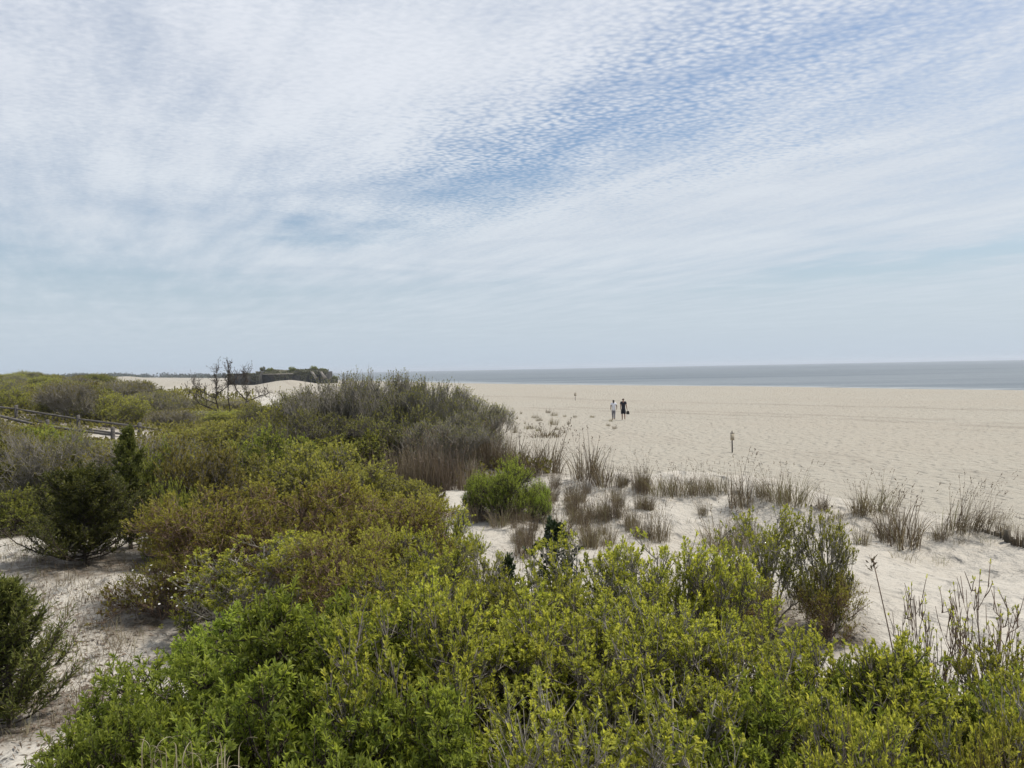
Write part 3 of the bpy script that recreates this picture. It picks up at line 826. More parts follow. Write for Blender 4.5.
# ------------------------------------------------------------------ bare snag
def snag():
    Yd = 46.0
    base = at_depth(220, 420, Yd); base[2] = float(terrain(base[0], base[1])) - .1
    t = thing('bare_snag_tree', 'bare dead tree with thin crooked limbs in front of the bunker', 'tree', base)
    loc = lambda px, py, dy=0: at_depth(px, py + max(0, (400 - py) * .22), Yd + dy) - base
    g = np.random.default_rng(5)

    def limb(pts, r0, r1, name, twigs=14, buds=True):
        m = MB(); pts = np.array(pts); k = len(pts)
        m.tubes(pts[None], np.linspace(r0, r1, k)[None], 6)
        seg = g.integers(max(0, k // 3), k - 1, twigs); u = g.uniform(0, 1, twigs)
        A = pts[seg] * (1 - u)[:, None] + pts[seg + 1] * u[:, None]
        d = unit(pts[seg + 1] - pts[seg]) * .5 + g.normal(0, .7, (twigs, 3)) + np.array([0, 0, .5]); d = unit(d)
        L = g.uniform(.25, .75, twigs)
        B = A + d * L[:, None] * .5 + g.normal(0, .05, (twigs, 3)); C_ = A + unit(d + np.array([0, 0, .5])) * L[:, None]
        m.tubes(np.stack([A, B, C_], 1), np.array([[.012, .010, .007]]), 4)
        idx = np.repeat(np.arange(twigs), 3); v = g.uniform(.2, 1, len(idx))
        A2 = A[idx] + (C_ - A)[idx] * v[:, None]
        d2 = unit(d[idx] + g.normal(0, .7, (len(idx), 3)) + np.array([0, 0, .3]))
        C2 = A2 + d2 * g.uniform(.1, .35, len(idx))[:, None]
        m.tubes(np.stack([A2, C2], 1), np.array([[.008, .006]]), 3)
        m.leaves(C2 - d2 * .05, d2, g.normal(0, 1, (len(idx), 3)), .09, .05, .5, False)
        link(name, m.mesh('snag_' + name, M_twigd), t)
    z0 = np.array([0, 0, -.2])
    limb([z0, loc(219, 412), loc(216, 400), loc(217, 388), loc(216, 376), loc(216.5, 362)], .05, .012, 'trunk', 44)
    limb([z0 + np.array([.4, 0, 0]), loc(230, 410), loc(228, 396), loc(228, 380), loc(229, 368), loc(228.5, 357)], .042, .010, 'trunk', 36)
    limb([z0 + np.array([1.2, 0, 0]), loc(244, 410), loc(247, 398), loc(246, 385), loc(245.5, 374), loc(245, 364)], .042, .010, 'trunk', 42)
    limb([loc(217, 411), loc(208, 407), loc(200, 404), loc(196, 400)], .05, .02, 'limb', 16)
    limb([loc(216, 398), loc(206, 392), loc(198, 386), loc(192, 378)], .035, .012, 'limb', 18)
    limb([loc(217, 392), loc(224, 386), loc(232, 378), loc(238, 372)], .03, .012, 'limb', 16)
    limb([loc(246, 402), loc(254, 398), loc(262, 394), loc(270, 391)], .035, .012, 'limb', 18)
    limb([loc(246, 400), loc(240, 392), loc(236, 386), loc(234, 380)], .04, .015, 'limb', 8)
    limb([loc(217, 404), loc(207, 400), loc(197, 393), loc(188, 389)], .03, .012, 'limb', 16)
snag()

# ------------------------------------------------------------------ split rail fences
def rail_fence(label, posts, rails):
    base = posts[0][0].copy()
    t = thing('split_rail_fence', label, 'fence', base)
    for p, h in posts:
        m = MB(); q = p - base
        m.tubes(np.array([[q + [0, 0, -.4], q + [0, 0, h * .5], q + [.01, 0, h * .97], q + [.02, .01, h]]]), np.array([[.10, .095, .09, .05]]), 7)
        link('post', m.mesh('fence_post', M_wood), t)
    for a, bb, r in rails:
        m = MB(); k = np.linspace(0, 1, 6)[:, None]
        pts = (a - base) * (1 - k) + (bb - base) * k; pts[1:-1, 2] -= .012 * np.sin(np.linspace(0, PI, 6))[1:-1]
        pts[:, 1] += rng.normal(0, .006, 6)
        m.tubes(pts[None], r * .78 * np.array([[.55, .95, 1, 1.05, .95, .55]]), 6)
        link('rail', m.mesh('fence_rail', M_wood), t)


def fpt(px, py, Y, dz=0):
    p = at_depth(px, py, Y); return p + np.array([0, 0, dz])


far_posts = []
for px, top, Yd in [(-46, 398, 42), (16, 405, 41), (78, 415, 40), (139.5, 422.5, 39), (196, 432, 38)]:
    p = fpt(px, top, Yd); z = float(terrain(p[0], p[1])); far_posts.append((np.array([p[0], p[1], z - .2]), p[2] - z + .2))
tops = [np.array([p[0], p[1], p[2] + h]) for p, h in far_posts]
frails = []
for i in range(4):
    for dz in (-.20, -.68): frails.append((tops[i] + [0, -.03, dz], tops[i + 1] + [0, -.03, dz - (0 if i < 3 else 0)], .075))
rail_fence('far split rail fence of grey posts along the path in the scrub', far_posts, frails)
near_posts = []
for px, top, Yd in [(-22, 404, 35.6), (47, 419.5, 35.2), (112.5, 427, 34.6)]:
    p = fpt(px, top, Yd); z = float(terrain(p[0], p[1])); near_posts.append((np.array([p[0], p[1], z - .2]), p[2] - z + .2))
tops = [np.array([p[0], p[1], p[2] + h]) for p, h in near_posts]
nr = []
for i in range(2):
    nr.append((tops[i] + [0, -.03, -.30], tops[i + 1] + [0, -.03, -.34], .085))
    nr.append((tops[i] + [0, -.03, -.82], tops[i + 1] + [0, -.03, -.86], .08))
rail_fence('near split rail fence, lower and partly sunk into the scrub', near_posts, nr)

# buried sand fence
ga = ground(985, 531)
sf = thing('buried_sand_fence', 'line of dark weathered slats almost buried in the seaward dune crest', 'fence', ga)
slat_list = [(983, 531, 2), (986, 532.5, 2.5), (989, 533, 3), (992, 534, 2.5), (995, 535, 4), (998, 536, 3), (1001, 538, 6), (1004, 539, 3.5), (1007.5, 541, 11), (1012, 543, 6), (1015, 544, 5), (1018, 545, 8), (1021, 546, 6), (1024, 548, 9), (1027, 549, 8)] + \
            [(806 + i * 5.2, 505.5 + i * .35 + rs.uniform(-.5, .5), rs.uniform(.8, 2.2)) for i in (0, 1, 2, 4, 5, 9)]
for px, py, hp in slat_list:
    g_ = ground(px, py); s = g_[1] / FPX
    m = MB(); w = .075 if hp > 10 else .04
    m.box(np.array([0, 0, hp * s / 2 - .1]) + g_ - ga, (w, .014 if w < .05 else .07, hp * s + .2), None, jit=.003)
    link('slat', m.mesh('fence_slat', M_woodd), sf)

# ------------------------------------------------------------------ sign posts on the beach
def sign_post(px, py, top, pw, label):
    g_ = ground(px, py); s = g_[1] / FPX; H = (py - top) * s
    t = thing('beach_sign_post', label, 'sign', g_)
    m = MB(); m.box((0, 0, H * .48 - .1), (.055, .055, H * .96 + .2), taper=.92); link('post', m.mesh('sign_post', M_wood), t)
    m = MB(); ph = H * .30
    m.box((0, -.05, H * .95 - ph / 2 - .08), (pw * s, .022, ph)); pn = link('sign_panel', m.mesh('sign_panel', rough_mat('faded_panel', (.33, .28, .21), (.42, .37, .28), 6)), t)
    m = MB(); m.box((0, -.05, H * .95 - .045), (pw * s * 1.1, .04, .035)); link('panel_cap', m.mesh('panel_cap', M_woodd), t)
    m = MB(); m.tubes(np.array([[[0, 0, H * .95], [0, 0, H * 1.03]]]), np.array([[.035, .012]]), 6); link('finial', m.mesh('post_tip', M_woodd), t)


sign_post(732.3, 452.5, 431, 3.8, 'small brown sign on a thin post standing alone in the open sand')
sign_post(575.3, 400.5, 392.5, 2.2, 'tiny distant post far up the beach towards the sea')

# ------------------------------------------------------------------ bunker
def bunker():
    Yb = 300.0; s = Yb / FPX
    X = lambda px: (px - 512) * s
    Z = lambda px, py: at_depth(px, py, Yb)[2]
    M_con = rough_mat('old_concrete', (.022, .021, .019), (.070, .065, .056), .30, bump=.6, bscale=1.2, stretch=(1, 1, .35))
    M_conl = rough_mat('pale_concrete', (.22, .20, .17), (.32, .29, .25), .5, bump=.3)
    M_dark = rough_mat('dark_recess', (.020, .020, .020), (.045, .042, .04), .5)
    M_roofg = leaf_mat('bunker_turf', [(0, (.060, .062, .032)), (.5, (.135, .132, .072)), (1, (.230, .215, .135))], .15)
    c = np.array([X(282), Yb, 0])
    t = thing('concrete_bunker', 'long dark concrete bunker half buried in the sand, with overgrown roof', 'bunker', c)

    def blk(name, x0, x1, z0, z1, y0, y1, mat, taper=1.0):
        m = MB(); m.box(((X(x0) + X(x1)) / 2 - c[0], (y0 + y1) / 2, (z0 + z1) / 2), (X(x1) - X(x0), y1 - y0, z1 - z0), taper=taper)
        return link(name, m.mesh('bunker_' + name, mat), t)
    zt = Z(245, 374.0)
    blk('wing', 228, 257, -1, zt, 0, 14, M_con)
    blk('parapet', 227.5, 257, zt - .5, zt + .25, -.25, .4, M_con)
    blk('pier', 257, 262.5, -1, Z(260, 371.5), -1.0, 14, M_con)
    zm = Z(280, 374.5)
    blk('wall', 262.5, 295, -1, zm, .4, 15, M_con)
    blk('ledge', 262.5, 295, zm, zm + .35, -.6, 2, M_conl)
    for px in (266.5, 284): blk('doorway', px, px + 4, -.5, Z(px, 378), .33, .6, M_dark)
    # the gun casemate with an open mouth
    zr = Z(315, 370.5)
    blk('wall', 295, 308, -1, zr, -.5, 16, M_con)
    blk('wall', 320, 325.5, -1, zr - .4, -.5, 12, M_con)
    blk('lintel', 308, 320, Z(315, 376.0), zr, -.5, 12, M_con)
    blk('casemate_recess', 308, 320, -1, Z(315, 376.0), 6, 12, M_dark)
    blk('lower_wing', 325.5, 336, -1, Z(336, 379), -1, 4, M_con)
    for a, b_ in ((312.5, 317.5), (321.5, 326.5)):
        m = MB(); x0 = X(a) - c[0]; x1 = X(b_) - c[0]; za = Z(a, 371.3); zb = Z(b_, 378.5)
        w = .55
        m.hexa([(x0, -1.3, za - .6), (x0 + w, -1.3, za - .6), (x0 + w, -.52, za - .6), (x0, -.52, za - .6)][0:4] if False else
               [(x1 - w, -1.5, zb), (x1 + w, -1.5, zb), (x1 + w, -.53, zb), (x1 - w, -.53, zb)],
               [(x0 - w, -1.2, za), (x0 + w, -1.2, za), (x0 + w, -.53, za), (x0 - w, -.53, za)])
        link('buttress', m.mesh('bunker_buttress', M_conl), t)
    # turf and creepers on the roof: a sloped bank of low growth
    g = np.random.default_rng(3); tm = MB()
    n = 5200; u = g.uniform(262, 327, n)
    top = np.interp(u, [262, 266, 276, 283, 288, 293, 299, 305, 312, 322, 328, 333], [370.4, 369.6, 370.6, 371.2, 370.2, 369.4, 370.2, 369.6, 369.2, 370.0, 370.4, 374])
    zt_ = np.array([Z(a, b_) for a, b_ in zip(u, top)])
    zlow = np.where(u < 295, zm + .2, zr - 1.6)
    v = g.uniform(0, 1, n) ** .7
    pos = np.stack([(u - 512) * s - c[0], np.where(u < 295, -.3 + 6 * v, -.7 + 6 * np.clip(v - .4, 0, 1)), zlow + (zt_ - zlow) * v], -1)
    tm.leaves(pos, g.normal(0, 1, (n, 3)) + [0, 0, .5], g.normal(0, 1, (n, 3)), g.uniform(.3, .75, n), .4, np.clip(.45 + g.normal(0, .2, n) + .25 * vnoise(u * .35, v * 2, 4), 0, 1), False)
    # creepers hanging down the front in ragged patches
    n = 3600; u = g.uniform(228, 336, n); dpt = g.uniform(0, 1, n) ** 1.4
    reach = np.clip(1.6 + 9 * vnoise(u * .22, u * 0 + 3, 7) + 3 * vnoise(u * .9, u * 0 + 5, 8), 0, 5)
    ztop = np.where(u < 257, zt + .3, np.where(u < 262.5, Z(260, 371.5), np.where(u < 295, zm + .3, np.where(u < 325.5, zr, Z(336, 379)))))
    yf = np.where(u < 257, -.3, np.where(u < 262.5, -1.05, np.where(u < 295, .3, np.where(u < 325.5, -.6, -1.05))))
    kp = reach > .2
    pos = np.stack([(u - 512) * s - c[0], yf - g.uniform(0, .35, n), ztop - dpt * reach], -1)[kp]
    cm = MB(); nn = len(pos)
    cm.leaves(pos, g.normal(0, 1, (nn, 3)) + [0, 0, -.6], g.normal(0, .5, (nn, 3)) + [0, -1, .3], g.uniform(.25, .6, nn), .35, np.clip(.3 + g.normal(0, .18, nn), 0, 1), False)
    link('creeper', cm.mesh('bunker_creeper', M_roofg), t)
    # solid bank below the growth
    m = MB()
    m.hexa([(X(262.5) - c[0], .1, zm), (X(295) - c[0], .1, zm), (X(295) - c[0], 14, zm), (X(262.5) - c[0], 14, zm)],
           [(X(263) - c[0], 4.0, Z(278, 370.3)), (X(294) - c[0], 4.0, Z(278, 370.0)), (X(294) - c[0], 13, Z(278, 370)), (X(263) - c[0], 13, Z(278, 370))])
    link('roof_bank', m.mesh('bunker_bank', rough_mat('turf_soil', (.06, .055, .03), (.11, .10, .06), .4)), t)
    link('roof_turf', tm.mesh('bunker_turf', M_roofg), t)
    for i, (px, py, w, lb) in enumerate([(261.3, 366.2, 6, 'dark bush on the bunker roof above the tall pier'), (268, 367.2, 8, 'low bush on the bunker roof just past the tall pier'),
                                         (290, 366.2, 8, 'dark bush in the middle of the bunker roof'), (311.5, 365.4, 9, 'dark round bush highest on the bunker roof over the gun opening'),
                                         (321, 367.8, 10, 'low bush on the sloping end of the bunker roof'), (333.5, 375.5, 8, 'bush on the low end wing of the bunker')]):
        fm, bm, R, H = PROTO['green'][i % 2]
        zb = {0: Z(261, 371.5), 1: zm + .8, 2: Z(290, 372), 3: zr - .1, 4: zr - .5, 5: Z(336, 379.2) - .5}[i]
        o = thing('roof_shrub', lb, 'shrub', (X(px), Yb + (3.5 if i not in (0, 5) else 2), zb - .1), i * 1.1, (w * s / 2 / R, w * s / 2 / R, max(.3, (Z(px, py) - zb) / H)))
        link('foliage', fm, o); link('branchwork', bm, o)
bunker()

# ------------------------------------------------------------------ low hut at the picture edge
hp = at_depth(-9, 389, 88); hz = float(terrain(hp[0], hp[1]))
ht = thing('low_hut', 'low dark hut with pale green roof peeking out of the scrub', 'hut', (hp[0], hp[1], hz))
zt = at_depth(-6, 384.5, 88)[2] - hz
m = MB(); m.box((0, 0, (zt - .5) / 2), (2.4, 2.2, zt - .5)); link('wall', m.mesh('hut_wall', rough_mat('dark_boards', (.03, .03, .03), (.07, .065, .06), 2, stretch=(6, 6, 1))), ht)
m = MB(); m.box((0, 0, zt - .25), (3.0, 2.8, .5), taper=.9); link('roof', m.mesh('hut_roof', rough_mat('pale_green_roof', (.12, .14, .11), (.17, .19, .15), 2)), ht)
m = MB(); m.box((.4, -1.112, (zt - .5) * .65), (.8, .03, .5)); link('window', m.mesh('hut_window', rough_mat('dull_glass', (.10, .11, .12), (.14, .15, .16), 2, rough=.2, spec=.5)), ht)

# ------------------------------------------------------------------ people
def skinned(name, verts, edges, mat, root=0, sub=2):
    me = bpy.data.meshes.new(name + '_cage')
    me.from_pydata([v[0] for v in verts], [], []); me = bpy.data.meshes.new(name + '_cage')
    me.from_pydata([v[0] for v in verts], edges, [])
    o = bpy.data.objects.new(name + '_cage', me); COL.objects.link(o)
    sk = o.modifiers.new('skin', 'SKIN'); sk.use_smooth_shade = True
    lay = me.skin_vertices[0] if len(me.skin_vertices) else None
    if lay is None:
        bm = bmesh.new(); bm.from_mesh(me); bm.verts.layers.skin.verify(); bm.to_mesh(me); bm.free(); lay = me.skin_vertices[0]
    for i, v in enumerate(verts):
        lay.data[i].radius = v[1] if isinstance(v[1], tuple) else (v[1], v[1])
        lay.data[i].use_root = (i == root)
    ss = o.modifiers.new('sub', 'SUBSURF'); ss.levels = sub; ss.render_levels = sub
    dg = bpy.context.evaluated_depsgraph_get()
    ev = o.evaluated_get(dg)
    out = bpy.data.meshes.new_from_object(ev)
    bpy.data.objects.remove(o)
    out.materials.clear(); out.materials.append(mat); out.name = name
    return out


def plain(name, col, rough=.8):
    m, g = new_mat(name)
    tc = g.n('ShaderNodeTexCoord').outputs['Object']
    p = g.n('ShaderNodeBsdfPrincipled'); g.set(p.inputs['Base Color'], g.mix(g.noise(tc, 14, 3), c4([c * .85 for c in col]), c4([min(1, c * 1.15) for c in col])))
    p.inputs['Roughness'].default_value = rough; p.inputs['Specular IOR Level'].default_value = .2
    out_surface(g, p.outputs[0]); return m


def person(loc, rz, H, label, skin, shirt, trousers, hair, long_trousers, slim, stride, arms, hairlong):
    k = H / 1.75
    t = thing('person', label, 'person', loc, rz)
    V = []; E = []

    def v(x, y, z, r): V.append(((x * k * (slim if abs(x) < .3 else 1), y * k, z * k), (r[0] * k, r[1] * k) if isinstance(r, tuple) else (r * k, r * k))); return len(V) - 1

    def e(a, b): E.append((a, b))
    pel = v(0, 0, .97, (.13, .095)); wai = v(0, 0, 1.12, (.115, .085)); che = v(0, .0, 1.30, (.145, .10)); nb = v(0, 0, 1.45, (.075, .065)); nk = v(0, .012, 1.525, .05)
    h1 = v(0, .025, 1.61, (.072, .085)); h2 = v(0, .02, 1.70, (.070, .082)); ns = v(0, .115, 1.625, .014)
    for a, b in ((pel, wai), (wai, che), (che, nb), (nb, nk), (nk, h1), (h1, h2), (h1, ns)): e(a, b)
    J = {}
    for sgn in (-1, 1):
        ear = v(sgn * .085, .02, 1.625, .014); e(h1, ear)
        el, wr = arms[sgn]
        sh = v(sgn * .185, 0, 1.41, .058); elb = v(*el, .042); wri = v(*wr, .029)
        d = unit(np.array(wr) - np.array(el) + np.array([0, .02, -.05]))
        pa = np.array(wr) + d * .055; pm = v(*pa, (.034, .017))
        for a, b in ((che, sh), (sh, elb), (elb, wri), (wri, pm)): e(a, b)
        for q, (off, ln) in enumerate(((-.026, .068), (-.009, .078), (.009, .074), (.026, .058))):
            side = np.array([0, 1, 0.0])
            f1 = v(*(pa + side * off + d * .045), .0085); f2 = v(*(pa + side * off + d * (.045 + ln * .55) + np.array([-sgn * .006, 0, 0])), .008); f3 = v(*(pa + side * off + d * (.045 + ln) + np.array([-sgn * .02, 0, 0])), .0065)
            e(pm, f1); e(f1, f2); e(f2, f3)
        th1 = v(*(np.array(wr) + d * .035 + np.array([-sgn * .004, .035, 0])), .010); th2 = v(*(np.array(wr) + d * .075 + np.array([-sgn * .012, .055, 0])), .008)
        e(wri, th1); e(th1, th2)
        kn, an = stride[sgn]
        hip = v(sgn * .085, 0, .90, .088); kne = v(*kn, .056); clf = v(*(np.array(kn) * .62 + np.array(an) * .38 + np.array([0, -.02, 0])), .055); ank = v(*an, .037)
        hee = v(an[0], an[1] - .035, an[2] - .05, .034); toe = v(an[0] + sgn * .015, an[1] + .15, an[2] - .06, (.042, .024))
        for a, b in ((pel, hip), (hip, kne), (kne, clf), (clf, ank), (ank, hee), (ank, toe)): e(a, b)
        J[sgn] = (el, wr, kn, an)
    link('body', skinned('person_body', V, E, skin), t)
    # shirt
    V = []; E = []
    a = v(0, 0, .78, (.165, .13)); a2 = v(0, 0, .92, (.162, .128)); e(a, a2); b = v(0, 0, 1.10, (.150, .118)); c = v(0, 0, 1.30, (.178, .130)); d = v(0, 0, 1.455, (.088, .075))
    e(a2, b); e(b, c); e(c, d)
    for sgn in (-1, 1):
        s1 = v(sgn * .19, 0, 1.415, .074); el = np.array(J[sgn][0]); m_ = np.array([sgn * .19, 0, 1.415]) * .42 + el * .58
        s2 = v(*m_, .066); e(c, s1); e(s1, s2)
    link('shirt', skinned('shirt', V, E, shirt), t)
    V = []; E = []
    a = v(0, 0, 1.0, (.138, .106)); b = v(0, 0, .92, (.15, .115)); e(a, b)
    for sgn in (-1, 1):
        kn, an = np.array(J[sgn][2]), np.array(J[sgn][3])
        hp_ = v(sgn * .088, 0, .86, .108); e(b, hp_)
        if long_trousers:
            k1 = v(*kn, .078); k2 = v(*(kn * .5 + an * .5), .066); k3 = v(*(an * .92 + kn * .08), .056); e(hp_, k1); e(k1, k2); e(k2, k3)
        else:
            k1 = v(*(kn + np.array([0, 0, .08])), .108); k2 = v(*(kn + np.array([0, 0, -.03])), .105); e(hp_, k1); e(k1, k2)
    link('trousers' if long_trousers else 'shorts', skinned('trousers', V, E, trousers), t)
    V = []; E = []
    a = v(0, -.03, 1.60, (.074, .062)); b = v(0, .0, 1.70, (.082, .088)); e(a, b)
    if hairlong: c = v(0, -.05, 1.50, (.066, .045)); e(a, c)
    link('hair', skinned('hair', V, E, hair), t)
    for sgn in (-1, 1):
        m = MB(); m.tubes(np.array([[[sgn * .03 * k, .100 * k, 1.645 * k], [sgn * .03 * k, .113 * k, 1.645 * k]]]), np.array([[.012, .008]]), 8)
        link('eye', m.mesh('eye', plain('eye_dark', (.05, .04, .04), .3)), t)
    m = MB(); m.tubes(np.array([[[-.022 * k, .103 * k, 1.578 * k], [0, .112 * k, 1.575 * k], [.022 * k, .103 * k, 1.578 * k]]]), np.array([[.004, .006, .004]]), 6)
    link('mouth', m.mesh('mouth', plain('lip', (.30, .14, .12))), t)
    return t, J, k


M_skin1 = plain('skin_dark', (.13, .075, .05), .6); M_skin2 = plain('skin_tan', (.24, .14, .10), .6)
gw = ground(613.8, 420.2); gm = ground(623.6, 420.4)
W_ar = {-1: ((-.25, -.10, 1.17), (-.235, .03, .97)), 1: ((.26, -.07, 1.18), (.30, .10, .98))}
W_st = {-1: ((-.07, .10, .50), (-.065, .02, .105)), 1: ((.075, .02, .51), (.045, -.16, .14))}
person(gw, math.radians(6), 1.66, 'person in a white top and grey trousers walking away up the beach', M_skin1, plain('white_cotton', (.74, .74, .78)), plain('grey_cloth', (.19, .19, .21)), plain('black_hair', (.02, .018, .018), .6), True, 1.0, W_st, W_ar, True)
M_ar = {-1: ((-.215, -.04, 1.14), (-.205, .08, .91)), 1: ((.225, -.03, 1.15), (.275, .04, .92))}
M_st = {-1: ((-.095, .12, .51), (-.09, .10, .105)), 1: ((.085, -.01, .51), (.085, -.19, .15))}
man, JM, km = person(gm, math.radians(-4), 1.79, 'person in a black shirt and black shorts walking away with a dark bag', M_skin2, plain('black_cotton', (.018, .018, .026)), plain('black_shorts', (.020, .020, .028)), plain('brown_hair', (.05, .035, .025), .6), False, 1.0, M_st, M_ar, False)
# bag hanging from the right hand
ca, sa = math.cos(math.radians(-4)), math.sin(math.radians(-4))
hx, hy, hz_ = [a * km for a in (.29, .05, .80)]
bg = thing('carried_bag', 'small dark bag hanging from the hand of the person in black', 'bag', (gm[0] + hx * ca - hy * sa, gm[1] + hx * sa + hy * ca, gm[2] + hz_))
m = MB(); m.tubes(np.array([[[-.04, 0, -.10], [-.02, 0, 0], [.03, 0, .02], [.07, 0, -.02], [.09, 0, -.10]]]), .012, 6); link('handle', m.mesh('bag_handle', plain('bag_strap', (.02, .02, .02))), bg)
bmx = bmesh.new(); bmesh.ops.create_cube(bmx, size=1)
for v_ in bmx.verts:
    v_.co.x *= .20 if v_.co.z > 0 else .28; v_.co.y *= .09; v_.co.z *= .26
    v_.co += Vector((.05, 0, -.21))
bmesh.ops.bevel(bmx, geom=bmx.edges[:], offset=.03, segments=3, affect='EDGES')
me = bpy.data.meshes.new('bag_body'); bmx.to_mesh(me); bmx.free(); me.materials.append(plain('bag_cloth', (.03, .028, .026)))
link('bag_body', me, bg)

# ------------------------------------------------------------------ far woods along the shore beyond the beach
wd = MB(); g = np.random.default_rng(21)
for i in range(230):
    Yd = g.uniform(1050, 1500)
    px = g.uniform(-70, 300) if i < 200 else g.uniform(-70, 120)
    x = (px - 512) / FPX * Yd
    rowy = np.interp(px, [-70, 0, 40, 62, 75, 90, 105, 118, 135, 150, 175, 190, 225, 300], [378.5, 377.5, 376.8, 374.2, 372.4, 374, 374.2, 372.6, 374.0, 373.4, 372.2, 372.6, 373.2, 375.5])
    zt = at_depth(px, rowy + g.uniform(-.3, 2.0), Yd)[2]
    z0 = float(terrain(x, Yd)); hh = max(zt - z0, 3.0)
    n = 110; R = g.uniform(8, 17)
    a = g.uniform(0, 2 * PI, n); rr = R * np.sqrt(g.uniform(0, 1, n)); zz = z0 + hh * (g.uniform(.0, 1, n) * np.sqrt(np.clip(1 - (rr / R) ** 2, .06, 1)))
    P_ = np.stack([x + rr * np.cos(a), Yd + rr * np.sin(a), zz], -1)
    wd.leaves(P_, g.normal(0, 1, (n, 3)), g.normal(0, 1, (n, 3)), g.uniform(2.0, 4.0, n), g.uniform(1.5, 2.6, n), np.clip(.45 + g.normal(0, .2, n), 0, 1), False)
o = link('distant_woods', wd.mesh('distant_woods', leaf_mat('far_woodland_leaf', [(0, (.03, .04, .022)), (.5, (.055, .068, .034)), (1, (.085, .095, .05))], .15)))
o['kind'] = 'stuff'; o['label'] = 'far line of woods beyond the beach'

# ------------------------------------------------------------------ low ground cover of the scrub field and thin growth on the dunes
def field_mask(x, y):
    px = 512 + x / y * FPX
    ok = (toe_d(x, y) > np.where(y < 60, 1.6, 3 + .03 * y)) & ~((y > 112) & (px > 150)) & ~((y > 95) & (px > 205)) & ~((y > 60) & (px > 255))
    ok &= ~((y > 33.0) & (y < 41) & (x > -21.3) & (x < -18.6))
    ok &= ~((y < 17) & (px < 160)) & ~((y < 20) & (px > 440))
    return ok


g = np.random.default_rng(31)
n = 90000
yy = 14.5 * (185 / 14.5) ** g.uniform(0, 1, n); xx = g.uniform(-.74, .05, n) * yy
k_ = field_mask(xx, yy); xx, yy = xx[k_], yy[k_]
zz = terrain(xx, yy)
sz = .08 + .0035 * yy
gc = MB()
hmax = np.clip(.22 + .5 * vnoise(xx * .3, yy * .3, 12) + .004 * yy, .06, 1.0)
Pp = np.stack([xx, yy, zz + hmax * g.uniform(0, 1, len(xx))], -1)
gc.leaves(Pp, g.normal(0, 1, (len(xx), 3)) + [0, 0, 1.0], g.normal(0, 1, (len(xx), 3)), sz * g.uniform(.6, 1.3, len(xx)), sz * .45, np.clip(.42 + .6 * vnoise(xx * .12, yy * .12, 13) + g.normal(0, .14, len(xx)), 0, 1), False)
o = link('ground_cover', gc.mesh('ground_cover', M_mid)); o['kind'] = 'stuff'; o['label'] = 'low tangled ground cover between the scrub shrubs'
# dry sparse dune grass sprinkled over the sand slope
sg = MB()
pts_ = []
for i in range(420):
    px, py = (rs.uniform(500, 660), rs.uniform(488, 575)) if i < 190 else ((rs.uniform(655, 860), rs.uniform(500, 600)) if i < 250 else (rs.uniform(0, 140), rs.uniform(530, 715)))
    pts_.append(ground(px, py))
pts_ = np.array(pts_); rep = 9
B = np.repeat(pts_, rep, 0); n = len(B); B[:, :2] += g.normal(0, .09, (n, 2)); B[:, 2] = terrain(B[:, 0], B[:, 1]) - .01
az = g.uniform(0, 6.28, n); out = np.stack([np.cos(az), np.sin(az), 0 * az], -1); hh = g.uniform(.08, .30, n)
t = np.linspace(0, 1, 4)[None, :, None]
ps = B[:, None] + hh[:, None, None] * (np.array([[[0, 0, 1.0]]]) * (t - .25 * t ** 3) + out[:, None] * (.2 * t + .5 * t * t))
sg.strips(ps, .006 * np.array([[1, .9, .6, .1]]), unit(np.cross(out, [0, 0, 1.0]) + g.normal(0, .3, (n, 3))), np.clip(.45 + g.normal(0, .2, n), 0, 1))
o = link('sparse_dune_grass', sg.mesh('sparse_dune_grass', M_grass)); o['kind'] = 'stuff'; o['label'] = 'thin dry grass sprinkled over the dune sand'
# leaf and twig litter lying on the sand path
lt = MB(); n = 2600
lp = []
for i in range(520):
    px, py = (rs.uniform(0, 150), rs.uniform(530, 765)) if i < 420 else (rs.uniform(490, 860), rs.uniform(540, 640))
    lp.append(ground(px, py))
B = np.repeat(np.array(lp), 10, 0); B[:, :2] += g.normal(0, .22, (len(B), 2)); B[:, 2] = terrain(B[:, 0], B[:, 1]) + .008
lt.leaves(B, np.stack([g.normal(0, 1, len(B)), g.normal(0, 1, len(B)), g.normal(0, .15, len(B))], -1), np.array([0, 0, 1.0]) + g.normal(0, .3, (len(B), 3)), g.uniform(.03, .12, len(B)), g.uniform(.008, .025, len(B)), np.clip(g.uniform(.0, .9, len(B)), 0, 1), False)
o = link('leaf_litter', lt.mesh('leaf_litter', M_reed)); o['kind'] = 'stuff'; o['label'] = 'dry leaf and twig litter lying on the sand'

# ------------------------------------------------------------------ the ground sheet
def axis(lo, hi, A, n):
    a, b = math.asinh(lo / A), math.asinh(hi / A)
    return A * np.sinh(np.linspace(a, b, n))


